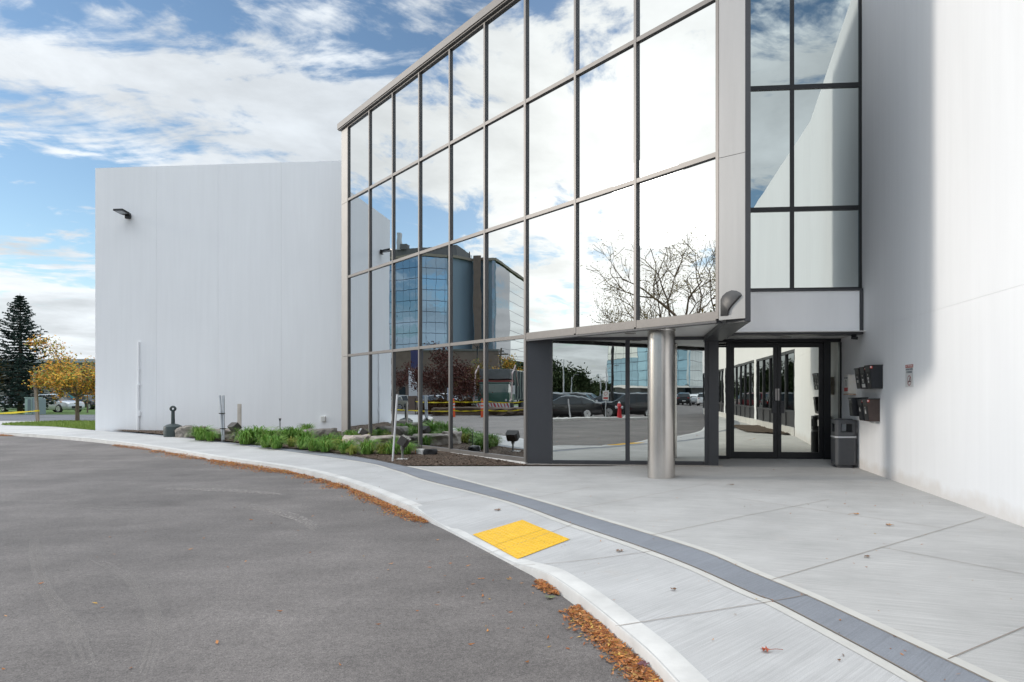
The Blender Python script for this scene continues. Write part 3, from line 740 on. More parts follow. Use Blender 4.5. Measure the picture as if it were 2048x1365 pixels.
# ================================================================== FIXTURES ON THE BUILDING
UPZ = Matrix.Rotation(R(90), 4, 'X')
def wall_light():
    p = at(258, 432, 24.72); t = empty('wall_light', (p.x, p.y, p.z), math.atan2(WE.y, WE.x), 'black flat flood light high on the plain white wing wall', 'wall light')
    m = MB(); m.box((-.09, -.10, -.12), (.09, 0, .08)); m.build('mount', blackm, t, bevel=.01)
    T = Matrix.Translation((0, -.09, .02)) @ Matrix.Rotation(R(-10), 4, 'X')
    m = MB(T); m.prism([(-.13, 0), (.13, 0), (.18, -.12), (.18, -.42), (-.18, -.42), (-.18, -.12)], -.03, .035); h = m.build('lamp_head', blackm, t, bevel=.008)
    m = MB(T); 
    m.box((-.15, -.39, -.036), (.15, -.15, -.031)); m.build('lens', mat('lamp_lens', (.35, .37, .39), .25, .3, var=.3, vscale=9, stretch=(.2, 4, 1)), h)
wall_light()
def conduit():
    a = at(277.5, 866, 24.70); t = empty('conduit_pipe', (a.x, a.y - .03, .06), 0, 'white painted conduit pipe rising up the foot of the wing wall', 'pipe')
    m = MB(); m.tube([(0, 0, .0), (0, 0, 1.75)], .045, 10); m.tube([(.012, .01, 1.75), (.012, .01, 3.30)], .032, 10); m.build('pipe', white, t, smooth=False)
    for a_, c_ in (((-.02, -.045, .62), (.085, .05, .80)), ((-.05, -.04, 1.72), (.06, .05, 1.78)), ((-.03, -.03, 2.3), (.06, .05, 2.33))):
        m = MB(); m.box(a_, c_); m.build('clamp', white, t, bevel=.006)
conduit()
p = lw(648); q = Vector((p.x, p.y, 0)) + WN * 0.0
m = MB(); m.box((-.075, -.09, -.09), (.075, .0, .09)); o = m.build('outlet_box', mat('outlet_plastic', (.72, .71, .68), .5), None, loc=(q.x, q.y - .005, at(648, 838, p.y).z), bevel=.012)
tag(o, 'small white outdoor outlet box near the right end of the wing wall', 'outlet box')
# dark dome camera under the end of the band
t = empty('security_camera', (4.50, 13.42, 2.655), 0, 'small black security camera under the right end of the white band', 'camera')
m = MB(); m.lathe([(.05, 0), (.055, -.03), (.03, -.04)][::-1], 16); m.build('mount', blackm, t, auto=40)
m = MB(); m.tube([(-.05, .0, -.055), (.07, -.03, -.075)], [.035, .03], 12); m.build('camera_body', blackm, t, auto=40)
t = empty('security_camera', (1.90, 13.3, 5.45), 0, 'tiny black camera beside the lowest left upper window', 'camera')
m = MB(); m.box((-.0, -.05, -.05), (.06, .05, .05)); m.build('camera_body', blackm, t, bevel=.008)

# ------------------------------------------------------------------ mailboxes on the right wall
mb_black = mat('mailbox_black', (.022, .023, .027), .42, .2, var=.15, vscale=8)
mb_brown = mat('mailbox_brown', (.075, .052, .045), .45, .2, var=.15, vscale=8)
mb_flap = mat('mailbox_flap', (.055, .057, .06), .35, .3)
lab_w = mat('label_white', (.75, .75, .73), .6); ink = mat('ink_black', (.03, .03, .03), .7); red_m = mat('flag_red', (.65, .06, .03), .5); red_s = mat('sign_red', (.45, .05, .05), .5)
WALLROT = math.atan2(1, RK)      # direction of the wall
def on_wall(y, z): return Vector((rx(y), y, z))
def mailbox(y, z, w, h, d, label, side_m, flag, stickers, slope=.04, note=None):
    """local: x along the wall away from the camera, y out from the wall, z up"""
    t = bpy.data.objects.new('mailbox', None); COL.objects.link(t); t.location = on_wall(y, z); t.rotation_euler.z = R(90) - RK
    tag(t, label, 'mailbox', 'locking mailboxes on the entrance wall')
    m = MB(); prof = [(0, 0), (d - slope, 0), (d, h * .70), (d + .012, h * .98), (0, h)]
    def ext(m_, prof_, x0, x1, mi=0):
        n = len(prof_); m_.add([(x0, a, b) for a, b in prof_] + [(x1, a, b) for a, b in prof_],
            [tuple(range(n - 1, -1, -1)), tuple(range(n, 2 * n))] + [(i, (i + 1) % n, n + (i + 1) % n, n + i) for i in range(n)], None, mi)
    ext(m, prof, .012, w - .012); b_ = m.build('box', side_m, t, bevel=.006)
    m = MB(); ext(m, [(0, h + .002), (d + .018, h * .985), (d + .022, h * .93), (d + .016, h * .93), (d + .012, h * .965), (0, h - .016)], 0, w); m.build('lid', mb_black, t)
    # front door and mail flap lie on the sloped front
    dx_ = slope / (h * .70)
    def onf(v): return d - slope + dx_ * v
    m = MB(); v0, v1 = .02, h * .66
    m.add([(.035, onf(v0) + .008, v0), (w - .035, onf(v0) + .008, v0), (w - .035, onf(v1) + .008, v1), (.035, onf(v1) + .008, v1),
           (.035, onf(v0) - .004, v0), (w - .035, onf(v0) - .004, v0), (w - .035, onf(v1) - .004, v1), (.035, onf(v1) - .004, v1)],
          [(0, 1, 2, 3), (7, 6, 5, 4), (0, 4, 5, 1), (1, 5, 6, 2), (2, 6, 7, 3), (3, 7, 4, 0)]); dr = m.build('door', mb_black, t)
    m = MB(); m.add([(.035, d + .004, h * .71), (w - .035, d + .004, h * .71), (w - .035, d + .015, h * .93), (.035, d + .015, h * .93), (.035, d - .01, h * .71), (w - .035, d - .01, h * .71), (w - .035, d - .01, h * .93), (.035, d - .01, h * .93)],
          [(0, 1, 2, 3), (7, 6, 5, 4), (0, 4, 5, 1), (1, 5, 6, 2), (2, 6, 7, 3), (3, 7, 4, 0)]); m.build('mail_slot', mb_flap, t)
    for (sx, sz, sw, sh) in stickers:
        m = MB(); y0 = onf(sz * h) + .0095; y1 = onf(sz * h + sh) + .0095; x0 = w * (1 - sx) - sw / 2
        m.add([(x0, y0, sz * h), (x0 + sw, y0, sz * h), (x0 + sw, y1, sz * h + sh), (x0, y1, sz * h + sh)], [(0, 1, 2, 3)]); m.build('label', lab_w, dr)
    if flag:
        m = MB(); m.box((-.006, d - .03, h * .84), (-.001, d + .012, h * .94)); m.build('flag', red_m, t)
        m = MB(); m.box((-.009, d - .012, h * .87), (-.0065, d + .010, h * .93)); m.build('flag_sticker', lab_w, t)
    return t
mailbox(12.24, 1.585, .31, .43, .225, 'nearest upper black mailbox with two white stickers and red flag', mb_black, True, [(.5, .55, .03, .03), (.5, .38, .075, .045), (.5, .24, .06, .045)])
mailbox(12.56, 1.585, .30, .41, .225, 'middle upper black mailbox with a wide white name label', mb_black, True, [(.5, .55, .03, .03), (.5, .36, .08, .035), (.5, .27, .06, .03), (.5, .06, .20, .065)])
mailbox(12.88, 1.585, .30, .40, .225, 'farthest upper black mailbox with two thin white stickers, next to the call box', mb_black, False, [(.5, .52, .03, .03), (.5, .36, .09, .018), (.5, .30, .09, .018)])
mailbox(12.40, .985, .30, .42, .225, 'lower mailbox with brown side panel and red flag', mb_brown, True, [(.5, .56, .03, .03), (.5, .45, .04, .03), (.5, .33, .07, .05)])
mailbox(12.72, .985, .30, .41, .225, 'lower black mailbox beside the brown-sided one', mb_black, True, [(.5, .54, .03, .03), (.5, .42, .06, .05)])
mailbox(13.06, 1.06, .26, .36, .30, 'small black box mailbox at the far end of the lower row', mb_black, False, [(.5, .85, .05, .02)], slope=.02)

def call_box():
    t = bpy.data.objects.new('call_box', None); COL.objects.link(t); t.location = on_wall(13.84, 1.49); t.rotation_euler.z = R(90) - RK
    tag(t, 'rusty white call box with red banner sign beside the black door post', 'call box')
    m = MB(); m.box((0, 0, 0), (.30, .155, .39)); b_ = m.build('box', mat('rusty_white_box', (.70, .68, .64), .6, color2=(.66, .60, .52), vscale=14), t, bevel=.008)
    m = MB(); m.box((-.012, -.0, -.022), (.312, .165, -.003)); m.build('rusty_edge', mat('rust', (.30, .13, .05), .9, color2=(.62, .50, .40), vscale=25), t)
    m = MB(); m.box((.02, .1555, .02), (.285, .160, .375)); s = m.build('sign_plate', lab_w, t)
    m = MB(); m.box((.02, .1602, .05), (.285, .1622, .125)); m.build('red_banner', red_s, s)
    Mx = lambda x, z: Matrix.Translation((x, .1625, z)) @ Matrix.Rotation(R(180), 4, 'Z') @ Matrix.Rotation(R(90), 4, 'X')
    text_part('For Entry', .062, ink, s, Mx(.152, .325)); text_part('Pay', .05, ink, s, Mx(.152, .265))
    m = MB(); m.box((.13, .1605, .15), (.165, .1622, .22)); m.lathe([(.016, 0), (.016, .0015)], 12, Matrix.Translation((.148, .1605, .235)) @ Matrix.Rotation(R(-90), 4, 'X')); m.build('person_symbol', ink, s)
call_box()
def smoke_sign():
    t = bpy.data.objects.new('no_smoking_sign', None); COL.objects.link(t); t.location = on_wall(10.83, 1.60); t.rotation_euler.z = R(90) - RK
    tag(t, 'white no smoking sign with a red top banner on the entrance wall', 'sign')
    W = .34; Hh = .365
    m = MB(); m.box((0, .001, 0), (W, .006, Hh)); s = m.build('sign_plate', mat('sign_white', (.66, .67, .67), .5), t)
    m = MB(); m.box((.005, .0062, Hh - .052), (W - .005, .0075, Hh - .004)); m.build('red_banner', mat('sign_red2', (.42, .06, .05), .5), s)
    Mx = lambda x, z, sc=1: Matrix.Translation((x, .0078, z)) @ Matrix.Rotation(R(180), 4, 'Z') @ Matrix.Rotation(R(90), 4, 'X') @ Matrix.Diagonal((sc, 1, 1, 1))
    text_part('NO SMOKING', .044, lab_w, s, Mx(W / 2, Hh - .028, 1.05)); text_part('WITHIN 9 METERS', .040, mat('sign_ink', (.10, .12, .14), .7), s, Mx(W / 2, Hh - .082, .88)); text_part('OF ENTRANCE', .040, mat('sign_ink', (.1, .1, .1)), s, Mx(W / 2, Hh - .125, .9))
    m = MB(); cx_, cz_ = W / 2, .105; n = 32; vs = []
    for k in range(n):
        a = 2 * math.pi * k / n
        for r in (.083, .070): vs.append((cx_ + r * math.cos(a), .0079, cz_ + r * math.sin(a)))
    m.add(vs, [(2 * k, 2 * k + 1, (2 * k + 3) % (2 * n), (2 * k + 2) % (2 * n)) for k in range(n)])
    d = .05; w_ = .006
    m.add([(cx_ + d - w_, .0081, cz_ - d - w_), (cx_ + d + w_, .0081, cz_ - d + w_), (cx_ - d + w_, .0081, cz_ + d + w_), (cx_ - d - w_, .0081, cz_ + d - w_)], [(0, 1, 2, 3)])
    m.build('prohibition_ring', mat('sign_maroon', (.28, .04, .05), .5), s)
    m = MB(); m.box((cx_ - .055, .0066, cz_ - .022), (cx_ + .05, .0077, cz_ - .006)); m.build('cigarette_symbol', ink, s)
    m = MB(); m.tube([(cx_ - .03, .0072, cz_), (cx_ - .045, .0072, cz_ + .02), (cx_ - .02, .0072, cz_ + .035), (cx_ - .03, .0072, cz_ + .055)], .003, 5); m.build('smoke_symbol', ink, s)
smoke_sign()

# ------------------------------------------------------------------ hexagonal litter bin
def litter_bin():
    t = empty('litter_bin', (4.44, 13.86, .0), R(-2), 'square grey litter bin with ribbed sides and pale band against the entrance wall', 'litter bin')
    g1 = mat('bin_plastic', (.085, .088, .095), .5, var=.06, vscale=10); g2 = mat('bin_plastic_side', (.06, .062, .068), .55)
    def sq(h, c=.05): return [(h, -h + c), (h, h - c), (h - c, h), (-h + c, h), (-h, h - c), (-h, -h + c), (-h + c, -h), (h - c, -h)]
    m = MB(); m.prism(sq(.17), 0.0, .07); m.build('base', g2, t, bevel=.008)
    m = MB(); m.prism(sq(.212), .06, .60); b_ = m.build('body', g1, t, bevel=.012)
    for k in range(4):
        q = MB(Matrix.Rotation(R(90 * k), 4, 'Z')); ap = .212
        for i in range(10):
            yy = -.115 + .23 * i / 9; q.box((ap - .002, yy - .0065, .115), (ap + .007, yy + .0065, .565))
        q.box((ap - .002, -.14, .095), (ap + .006, .14, .105)); q.box((ap - .002, -.14, .575), (ap + .006, .14, .585)); q.box((ap - .002, -.145, .095), (ap + .006, -.135, .585)); q.box((ap - .002, .135, .095), (ap + .006, .145, .585)); q.build('ribbed_panel', g1, b_)
    m = MB(); m.prism(sq(.217), .603, .640); m.build('band', mat('bin_band', (.55, .56, .58), .4), t, bevel=.004)
    m = MB(); m.prism(sq(.214), .643, .72); m.build('collar', g1, t, bevel=.008)
    for k in range(4):
        q = MB(Matrix.Rotation(R(90 * k), 4, 'Z')); q.prism([(.214, .11), (.214, .164), (.164, .214), (.11, .214), (.11, .19), (.19, .11)], .70, .90); q.build('hood_post', g1, t, bevel=.006)
    m = MB(); m.prism(sq(.16), .50, .715); m.build('liner', ink, t)
    m = MB(); m.prism(sq(.214), .885, .965); m.prism(sq(.15), .9651, .985); m.build('hood', g1, t, bevel=.012)
litter_bin()

# ------------------------------------------------------------------ tactile paving pad
def tactile():
    P = [bp(*q, -.05) for q in ((945, 1065), (1045, 1044.5), (1140, 1083), (1035, 1113))]
    def pt(u, v):
        a = P[0].lerp(P[1], u); b_ = P[3].lerp(P[2], u); p = a.lerp(b_, v); return Vector((p.x, p.y, wz(p.x, p.y) + .006))
    yl = mat('tactile_yellow', (.80, .47, .02), .55, var=.10, vscale=9)
    t = empty('tactile_paving', (P[0].x, P[0].y, 0), 0, 'yellow tactile warning pad of raised domes at the dropped kerb', 'tactile paving')
    off = Vector((P[0].x, P[0].y, 0))
    ed = .008
    for v0, v1 in ((0, .497), (.503, 1)):
        m = MB(); n = 8; vs = []
        for j in range(n + 1):
            for i in range(n + 1):
                p = pt(i / n, v0 + (v1 - v0) * j / n) - off; vs.append((p.x, p.y, p.z))
        m.add(vs, [(j * (n + 1) + i, j * (n + 1) + i + 1, (j + 1) * (n + 1) + i + 1, (j + 1) * (n + 1) + i) for j in range(n) for i in range(n)])
        nu, nv = 13, 10
        for i in range(nu):
            for j in range(nv):
                c = pt((i + .5) / nu, v0 + (v1 - v0) * (j + .5) / nv) - off; vs = [(c.x, c.y, c.z + .007)]
                for k in range(8):
                    a = 2 * math.pi * k / 8; vs.append((c.x + .009 * math.cos(a), c.y + .009 * math.sin(a), c.z + .0065))
                for k in range(8):
                    a = 2 * math.pi * k / 8; vs.append((c.x + .017 * math.cos(a), c.y + .017 * math.sin(a), c.z))
                m.add(vs, [(0, 1 + k, 1 + (k + 1) % 8) for k in range(8)] + [(1 + k, 9 + k, 9 + (k + 1) % 8, 1 + (k + 1) % 8) for k in range(8)])
        m.build('domed_tile', yl, t)
tactile()

# ================================================================== THINGS IN THE BED
def receptacle():
    p = bp(346, 873.5); t = empty('cigarette_receptacle', (p.x, p.y, gz(p.x, p.y)), R(20), 'dark green cigarette receptacle with ring top beside the wing wall', 'ashtray')
    pl = mat('receptacle_plastic', (.045, .062, .062), .45, var=.12, vscale=6, stretch=(1, 1, 4))
    m = MB(); m.lathe([(.255, 0), (.26, .02), (.262, .30), (.255, .33), (.20, .375), (.10, .41), (.05, .42)], 36); b_ = m.build('base', pl, t, auto=35)
    m = MB()
    for z in (.10, .20): m.lathe([(.2635, z), (.266, z + .004), (.266, z + .012), (.2635, z + .016)], 36)
    m.build('hoop', pl, b_, auto=30)
    m = MB(); m.tube([(0, 0, .41), (0, 0, .82)], [.058, .05], 16); m.build('neck', pl, t, auto=35)
    m = MB(); T = Matrix.Translation((0, -.005, .905)); vs = []; fs = []; n = 22; k2 = 10
    for i in range(n):
        a = 2 * math.pi * i / n
        for k in range(k2):
            b2 = 2 * math.pi * k / k2; r = .065 + .034 * math.cos(b2); vs.append((r * math.cos(a), .06 * math.sin(b2) , r * math.sin(a)))
    for i in range(n):
        for k in range(k2): fs.append((i * k2 + k, i * k2 + (k + 1) % k2, ((i + 1) % n) * k2 + (k + 1) % k2, ((i + 1) % n) * k2 + k))
    m.add(vs, fs, T); m.build('ring_top', pl, t, auto=50)
receptacle()
def poles():
    a = bp(445, 883.5); t = empty('steel_poles', (a.x, a.y, gz(a.x, a.y)), 0, 'two leaning galvanised steel poles strapped together in the bed', 'pole')
    sc = a.y / F
    dxx = -8 * sc; h = 92 * sc
    for i, (o, w) in enumerate(((0, 0), (.09, .03))):
        m = MB(); m.tube([(o * .2, w, -.05), (dxx + (o - .02) * 1.0, w + .1, h)], .032, 10); m.build('pole', galv, t, auto=40)
    m = MB()
    for f in (.27, .60): m.box((dxx * f - .05, -.02 + .06 * f, h * f), (dxx * f + .085, .06 + .08 * f, h * f + .025))
    m.build('strap', rubber, t)
    b0 = bp(785, 925); t2 = empty('marker_pole', (b0.x, b0.y, gz(b0.x, b0.y)), 0, 'tall leaning white steel pole in front of the nearest spotlight', 'pole')
    sc = b0.y / F; m = MB(); m.tube([(0, 0, -.05), (9.5 * sc, 0, 135 * sc)], .022, 12); m.build('pole', mat('pale_steel', (.68, .68, .69), .4, .3), t2, auto=40)
    m = MB(); m.tube([(9.45 * sc, 0, 134.5 * sc), (9.6 * sc, 0, 135.8 * sc)], .0235, 12); m.build('cap', galv, t2, auto=40)
poles()
def spotlight(px, py, hz, rot, tilt, label, plate=False, k=1.0):
    p = bp(px, py); t = empty('garden_spotlight', (p.x, p.y, gz(p.x, p.y)), R(rot), label, 'spotlight', 'garden spotlights in the bed')
    br = mat('bronze_metal', (.085, .078, .072), .5, .3, var=.12, vscale=10)
    m = MB(); m.tube([(0, 0, -.02), (0, 0, hz * .55)], .024, 10); m.build('stem', mat('stem_grey', (.20, .20, .19), .6), t, auto=40)
    m = MB(); m.lathe([(.035, hz * .50), (.045, hz * .55), (.045, hz * .70), (.03, hz * .76)], 14); m.box((-.028, -.02, hz * .70), (.028, .05, hz * .90)); m.build('knuckle', mat('stem_grey', (.2, .2, .19)), t, auto=40)
    T = Matrix.Translation((0, .02, hz)) @ Matrix.Rotation(R(tilt), 4, 'X')
    w = .135 * k; m = MB(T); m.prism([(-w, -.09), (w, -.09), (w, .07), (w * .75, .12), (-w * .75, .12), (-w, .07)], -.085 * k, .095 * k); h = m.build('lamp_head', br, t, bevel=.006)
    m = MB(T); m.box((-w * .88, -.096, -.07 * k), (w * .88, -.091, .08 * k)); l = m.build('lens', mat('spot_glass', (.42, .43, .44), .12, .4, var=.3, vscale=12), h)
    m = MB(T); m.box((-w * .3, -.0995, -.02), (w * .3, -.0965, .02)); m.build('bulb', ink, l)
    if plate: m = MB(); m.box((-.19, -.11, .0), (.19, .13, .035)); m.build('base_slab', conc_curb, t, bevel=.006)
    return t
spotlight(805, 920, .42, -82, -32, 'nearest bronze spotlight on a concrete slab by the white pole', True, 1.15)
spotlight(471, 884, .44, 150, -40, 'bronze box spotlight in front of the wooden stake', False, 1.15)
spotlight(724, 895, .40, -60, -30, 'bronze spotlight low among the daylilies by the mirror glass', False, .9)
p = bp(469.5, 881); m = MB(); m.box((-.055, -.02, -.1), (.055, .02, 1.10)); o = m.build('wooden_stake', mat('pale_stake', (.58, .52, .46), .8, var=.12, vscale=8), None, loc=(p.x, p.y + .25, gz(p.x, p.y)), bevel=.004); tag(o, 'pale wooden stake standing behind the box spotlight', 'stake')
def rod(px, py, top, label, r=.012, lean=0, cap=True):
    p = bp(px, py); s = p.y / F; t = empty('ground_stake', (p.x, p.y, gz(p.x, p.y)), 0, label, 'stake')
    m = MB(); m.tube([(0, 0, -.03), (lean, 0, (py - top) * s)], r, 8); m.build('rod', mat('dark_rod', (.07, .07, .07), .5, .4), t)
    if cap: m = MB(); m.lathe([(r, 0), (r * 2.3, .08), (r * 2.6, .10)], 10, Matrix.Translation((lean, 0, (py - top) * s - .02))); m.build('cap', rubber, t)
rod(560, 868, 842, 'short capped garden stake against the middle of the wing wall', .016)
rod(843, 911, 869, 'thin black rod beside the concrete block at the glass', .008, cap=False)
rod(712, 876, 838, 'thin pale rod leaning at the far corner of the glass', .010, .12, False)
p = bp(832, 911); m = MB(); m.lathe([(.038, 0), (.004, .13)], 5); o = m.build('marker_flag', mat('orange_flag', (.75, .22, .10), .6), None, loc=(p.x, p.y, gz(p.x, p.y) + .01)); tag(o, 'tiny orange marker flag in the mulch near the glass', 'marker flag')

def rock(name, c, size, seed, m_, label, cat='boulder', group=None, sub=3, amp=.22, flat=.0):
    bm = bmesh.new(); bmesh.ops.create_icosphere(bm, subdivisions=sub, radius=1.0)
    for v in bm.verts:
        n = v.co.normalized()
        q = Vector((max(-.78, min(.78, n.x)), max(-.78, min(.78, n.y)), max(-.62, min(.62, n.z))))
        f = 1 + amp * noise.noise(n * 1.7 + Vector((seed, 0, 0))) + amp * .45 * noise.noise(n * 5 + Vector((0, seed, 0))) + amp * .2 * noise.noise(n * 12 + Vector((0, 0, seed)))
        v.co = Vector((q.x * f * size[0], q.y * f * size[1], q.z * f * size[2]))
    me = bpy.data.meshes.new(name); bm.to_mesh(me); bm.free(); me.materials.append(m_)
    o = bpy.data.objects.new(name, me); COL.objects.link(o); o.location = (c.x, c.y, gz(c.x, c.y) + size[2] * .32); o.rotation_euler.z = seed; return tag(o, label, cat, group)
stone = mat('limestone', (.17, .15, .13), .9, color2=(.34, .305, .27), vscale=4.5, bump=.8, bscale=14, bdist=.03)
stone2 = mat('limestone_pink', (.36, .30, .26), .9, color2=(.56, .50, .44), vscale=4.5, bump=.8, bscale=14, bdist=.03)
GR = 'boulders in the planting bed'
rock('boulder', bp(383, 874), (.46, .38, .36), 1.3, stone, 'low brown boulder right of the cigarette receptacle', group=GR)
rock('boulder', bp(438, 880), (.58, .4, .34), 2.7, stone, 'grey boulder behind the two strapped poles', group=GR)
rock('boulder', bp(641, 883), (.62, .42, .38), 4.1, stone, 'broad grey boulder below the outlet box', group=GR)
rock('boulder', bp(716, 901), (.42, .36, .40), 5.9, stone2, 'pinkish boulder at the foot of the glass corner', group=GR)
rock('boulder', bp(757, 898), (.62, .42, .34), 7.4, stone2, 'long pale slab boulder behind the nearest daylilies', group=GR)
rock('boulder', bp(800, 896) + Vector((-.1, .2, 0)), (.5, .35, .30), 8.8, stone, 'flat grey boulder close against the mirror glass', group=GR)
rock('rubber_block', bp(861, 912), (.20, .14, .17), 3.3, mat('black_rubber', (.012, .012, .013), .7, bump=.5, bscale=20), 'small black wrapped block at the foot of the glass', 'block', amp=.15)
p = bp(849, 912); m = MB(); m.box((-.15, -.08, 0), (.10, .10, .16)); o = m.build('concrete_block', conc_curb, None, loc=(p.x - .05, p.y, gz(p.x, p.y)), rz=R(-38), bevel=.02); tag(o, 'small concrete block left of the black wrapped block', 'block')

# ------------------------------------------------------------------ daylily clumps
lily_a = mat('daylily_leaf', (.05, .12, .02), .6, island=[(.08, .20, .03), (.13, .30, .04), (.21, .38, .06), (.14, .30, .05), (.30, .34, .07)], spec=.3)
lily_b = mat('daylily_leaf_yellow', (.2, .2, .04), .6, island=[(.15, .26, .04), (.32, .36, .07), (.44, .38, .09), (.19, .32, .05)], spec=.3)
def clump_mesh(seed, n, r, h):
    rg = random.Random(seed); b = MB()
    for i in range(n):
        a = rg.uniform(0, 2 * math.pi); r0 = rg.uniform(0, .38) * r; ln = h * rg.uniform(.5, 1.5); out = rg.uniform(.25, 1.15) * r; w = rg.uniform(.004, .009)
        tw = rg.uniform(-.6, .6); base = Vector((r0 * math.cos(a), r0 * math.sin(a), -.02)); d = Vector((math.cos(a + tw), math.sin(a + tw), 0)); sd = Vector((-d.y, d.x, 0)); vs = []
        droop = rg.uniform(.15, .75)
        for k in range(6):
            t = k / 5; z = ln * (math.sin(min(1, t * 1.15) * 1.45) - droop * t * t * t); p = base + d * out * t ** 1.5 + Vector((0, 0, max(.01, z)))
            ww = w * (1 - t ** 2.2) + .0015; vs += [p - sd * ww, p + sd * ww + Vector((0, 0, ww * .5))]
        b.add(vs, [(2 * k, 2 * k + 1, 2 * k + 3, 2 * k + 2) for k in range(5)])
    return b
protos = [clump_mesh(s, 300, .36, .38) for s in (1, 2, 3)] + [clump_mesh(9, 170, .30, .32)]
pobj = {}
LAY = [  # px, py of the base, scale, variant, label
 (402, 882, 1.15, 0, 'green daylily clump beside the two boulders nearest the receptacle'), (421, 884, .8, 1, 'small daylily clump just left of the strapped poles'),
 (492, 890, 1.2, 2, 'tall green daylily clump right of the box spotlight'), (515, 888, 1.3, 0, 'tallest daylily clump left of centre of the row'), (540, 889, 1.1, 1, 'daylily clump in front of the capped stake, left side'),
 (533, 897, .9, 2, 'front daylily clump overhanging the kerb band left of centre'), (553, 899, .9, 0, 'low front daylily clump at the kerb band below the capped stake'),
 (572, 884, 1.05, 2, 'daylily clump right behind the capped stake'), (590, 884, 1.15, 1, 'broad daylily clump left of the broad grey boulder'), (611, 888, 1.0, 0, 'daylily clump touching the broad grey boulder'),
 (583, 896, .8, 3, 'yellowing daylily clump in the middle of the row'), (607, 900, .9, 2, 'low daylily clump in front of the broad grey boulder'), (628, 904, .9, 0, 'front daylily clump right of the broad grey boulder'),
 (649, 867, .9, 1, 'lone daylily clump under the outlet box'), (655, 897, .95, 2, 'daylily clump just right of the broad grey boulder'), (650, 906, .8, 1, 'small front daylily clump left of the glass corner'),
 (672, 903, 1.0, 3, 'yellow-green daylily clump in front of the aluminium corner'), (692, 909, .9, 0, 'front daylily clump left of the pinkish boulder'), (682, 897, .85, 1, 'small daylily clump behind the front one at the aluminium corner'),
 (706, 912, .75, 3, 'yellowing daylily clump at the foot of the pinkish boulder'), (735, 912, 1.0, 1, 'daylily clump in front of the long slab boulder, left end'), (765, 912, .95, 3, 'yellowing daylily clump in front of the long slab boulder, right end'),
 (784, 912, .9, 2, 'nearest daylily clump left of the white pole'), (812, 912, .85, 0, 'daylily clump behind the nearest spotlight'), (745, 886, .9, 3, 'daylily clump behind the long slab boulder'),
 (722, 884, .9, 1, 'daylily clump tucked against the far glass bay'), (797, 898, .8, 2, 'daylily clump against the glass behind the nearest spotlight'), (703, 882, .8, 0, 'daylily clump at the foot of the aluminium corner')]
for i, (px, py, s, v, lb) in enumerate(LAY):
    p = bp(px, py); lm = lily_b if v == 3 else lily_a
    # keep clumps on the bed side of the glass
    dd = (p - C0).dot(NF)
    if dd < .38: p = p + NF * (.38 - dd)
    if v in pobj: o = pobj[v].copy(); COL.objects.link(o)
    else: o = protos[v].build('daylily_clump', lm); pobj[v] = o
    o.location = (p.x, p.y, gz(p.x, p.y) + .03); o.scale = (s * .95, s * .95, s * .86); o.rotation_euler.z = i * 2.4
    tag(o, lb, 'plant', 'daylily clumps in the planting bed')

# ------------------------------------------------------------------ loose stuff
def chips(name, m_, pts, zfun, smin, smax, seed, elong=2.5, curl=.5, kind='stuff', tilt=.6, lift=.004, label=None, cat=None):
    rg = random.Random(seed); b = MB()
    for (x, y, h) in pts:
        L_ = rg.uniform(smin, smax); w = L_ / rg.uniform(elong * .6, elong * 1.3); a = rg.uniform(0, math.pi * 2)
        d = Vector((math.cos(a), math.sin(a), rg.uniform(-tilt, tilt) * .5)).normalized(); s_ = Vector((-math.sin(a), math.cos(a), rg.uniform(-tilt, tilt))).normalized(); up = d.cross(s_)
        c = Vector((x, y, zfun(x, y) + lift + h)); cu = L_ * curl * rg.uniform(-.2, 1) * .4
        zmin = min(0, -abs(d.z) * L_ * .5 - abs(s_.z) * w * .5); c.z -= zmin * .7
        vs = [c - d * L_ * .5 + up * cu, c - d * L_ * .1 - s_ * w * .5, c + d * L_ * .5 + up * cu, c - d * L_ * .1 + s_ * w * .5]
        b.add([tuple(v) for v in vs], [(0, 1, 2), (0, 2, 3)])
    o = b.build(name, m_); o['kind'] = kind
    if label: o['label'] = label
    if cat: o['category'] = cat
    return o
leaf_m = mat('fallen_leaf', (.4, .15, .05), .75, island=[(.36, .115, .03), (.52, .19, .05), (.22, .07, .03), (.62, .27, .07), (.30, .11, .045), (.60, .30, .12), (.12, .05, .03), (.66, .42, .10)])
rg = random.Random(11); lp = []
def curb_px(px):    # curb foot point below column px
    pts = cpx
    for (a, ya), (c, yc) in zip(pts, pts[1:]):
        if px <= c: return bp(px, ya + (yc - ya) * (px - a) / (c - a), -CURB_H)
    return bp(px, pts[-1][1], -CURB_H)
def pile(p0, p1, w, n, hh=.03):
    for _ in range(n):
        px = rg.uniform(p0, p1); k = (px - p0) / (p1 - p0); env = math.sin(math.pi * min(max(k, .06), .94)) ** .5
        c = curb_px(px); c2 = curb_px(px + 2); d = (c2 - c).normalized(); nn = Vector((d.y, -d.x, 0))
        if nn.dot(Vector((-1, -1, 0))) < 0: nn = -nn
        o = abs(rg.gauss(0, .5)) * w * env + .01; q = c + nn * o + d * rg.uniform(-.05, .05)
        lp.append((q.x, q.y, max(0, hh * env * (1 - o / (w * 1.2))) * rg.random()))
for a in ((0, 28, .22, 260), (232, 305, .22, 420), (312, 345, .25, 240), (345, 415, .32, 620), (424, 600, .34, 1900), (604, 632, .30, 260), (640, 668, .28, 260), (671, 703, .30, 420), (706, 790, .22, 850), (770, 858, .22, 900), (1083, 1118, .085, 330)): pile(a[0], a[1], a[2] * (1.2 if a[0] < 600 else .95), int(a[3] * 2.2), .05 if a[0] < 700 else .035)
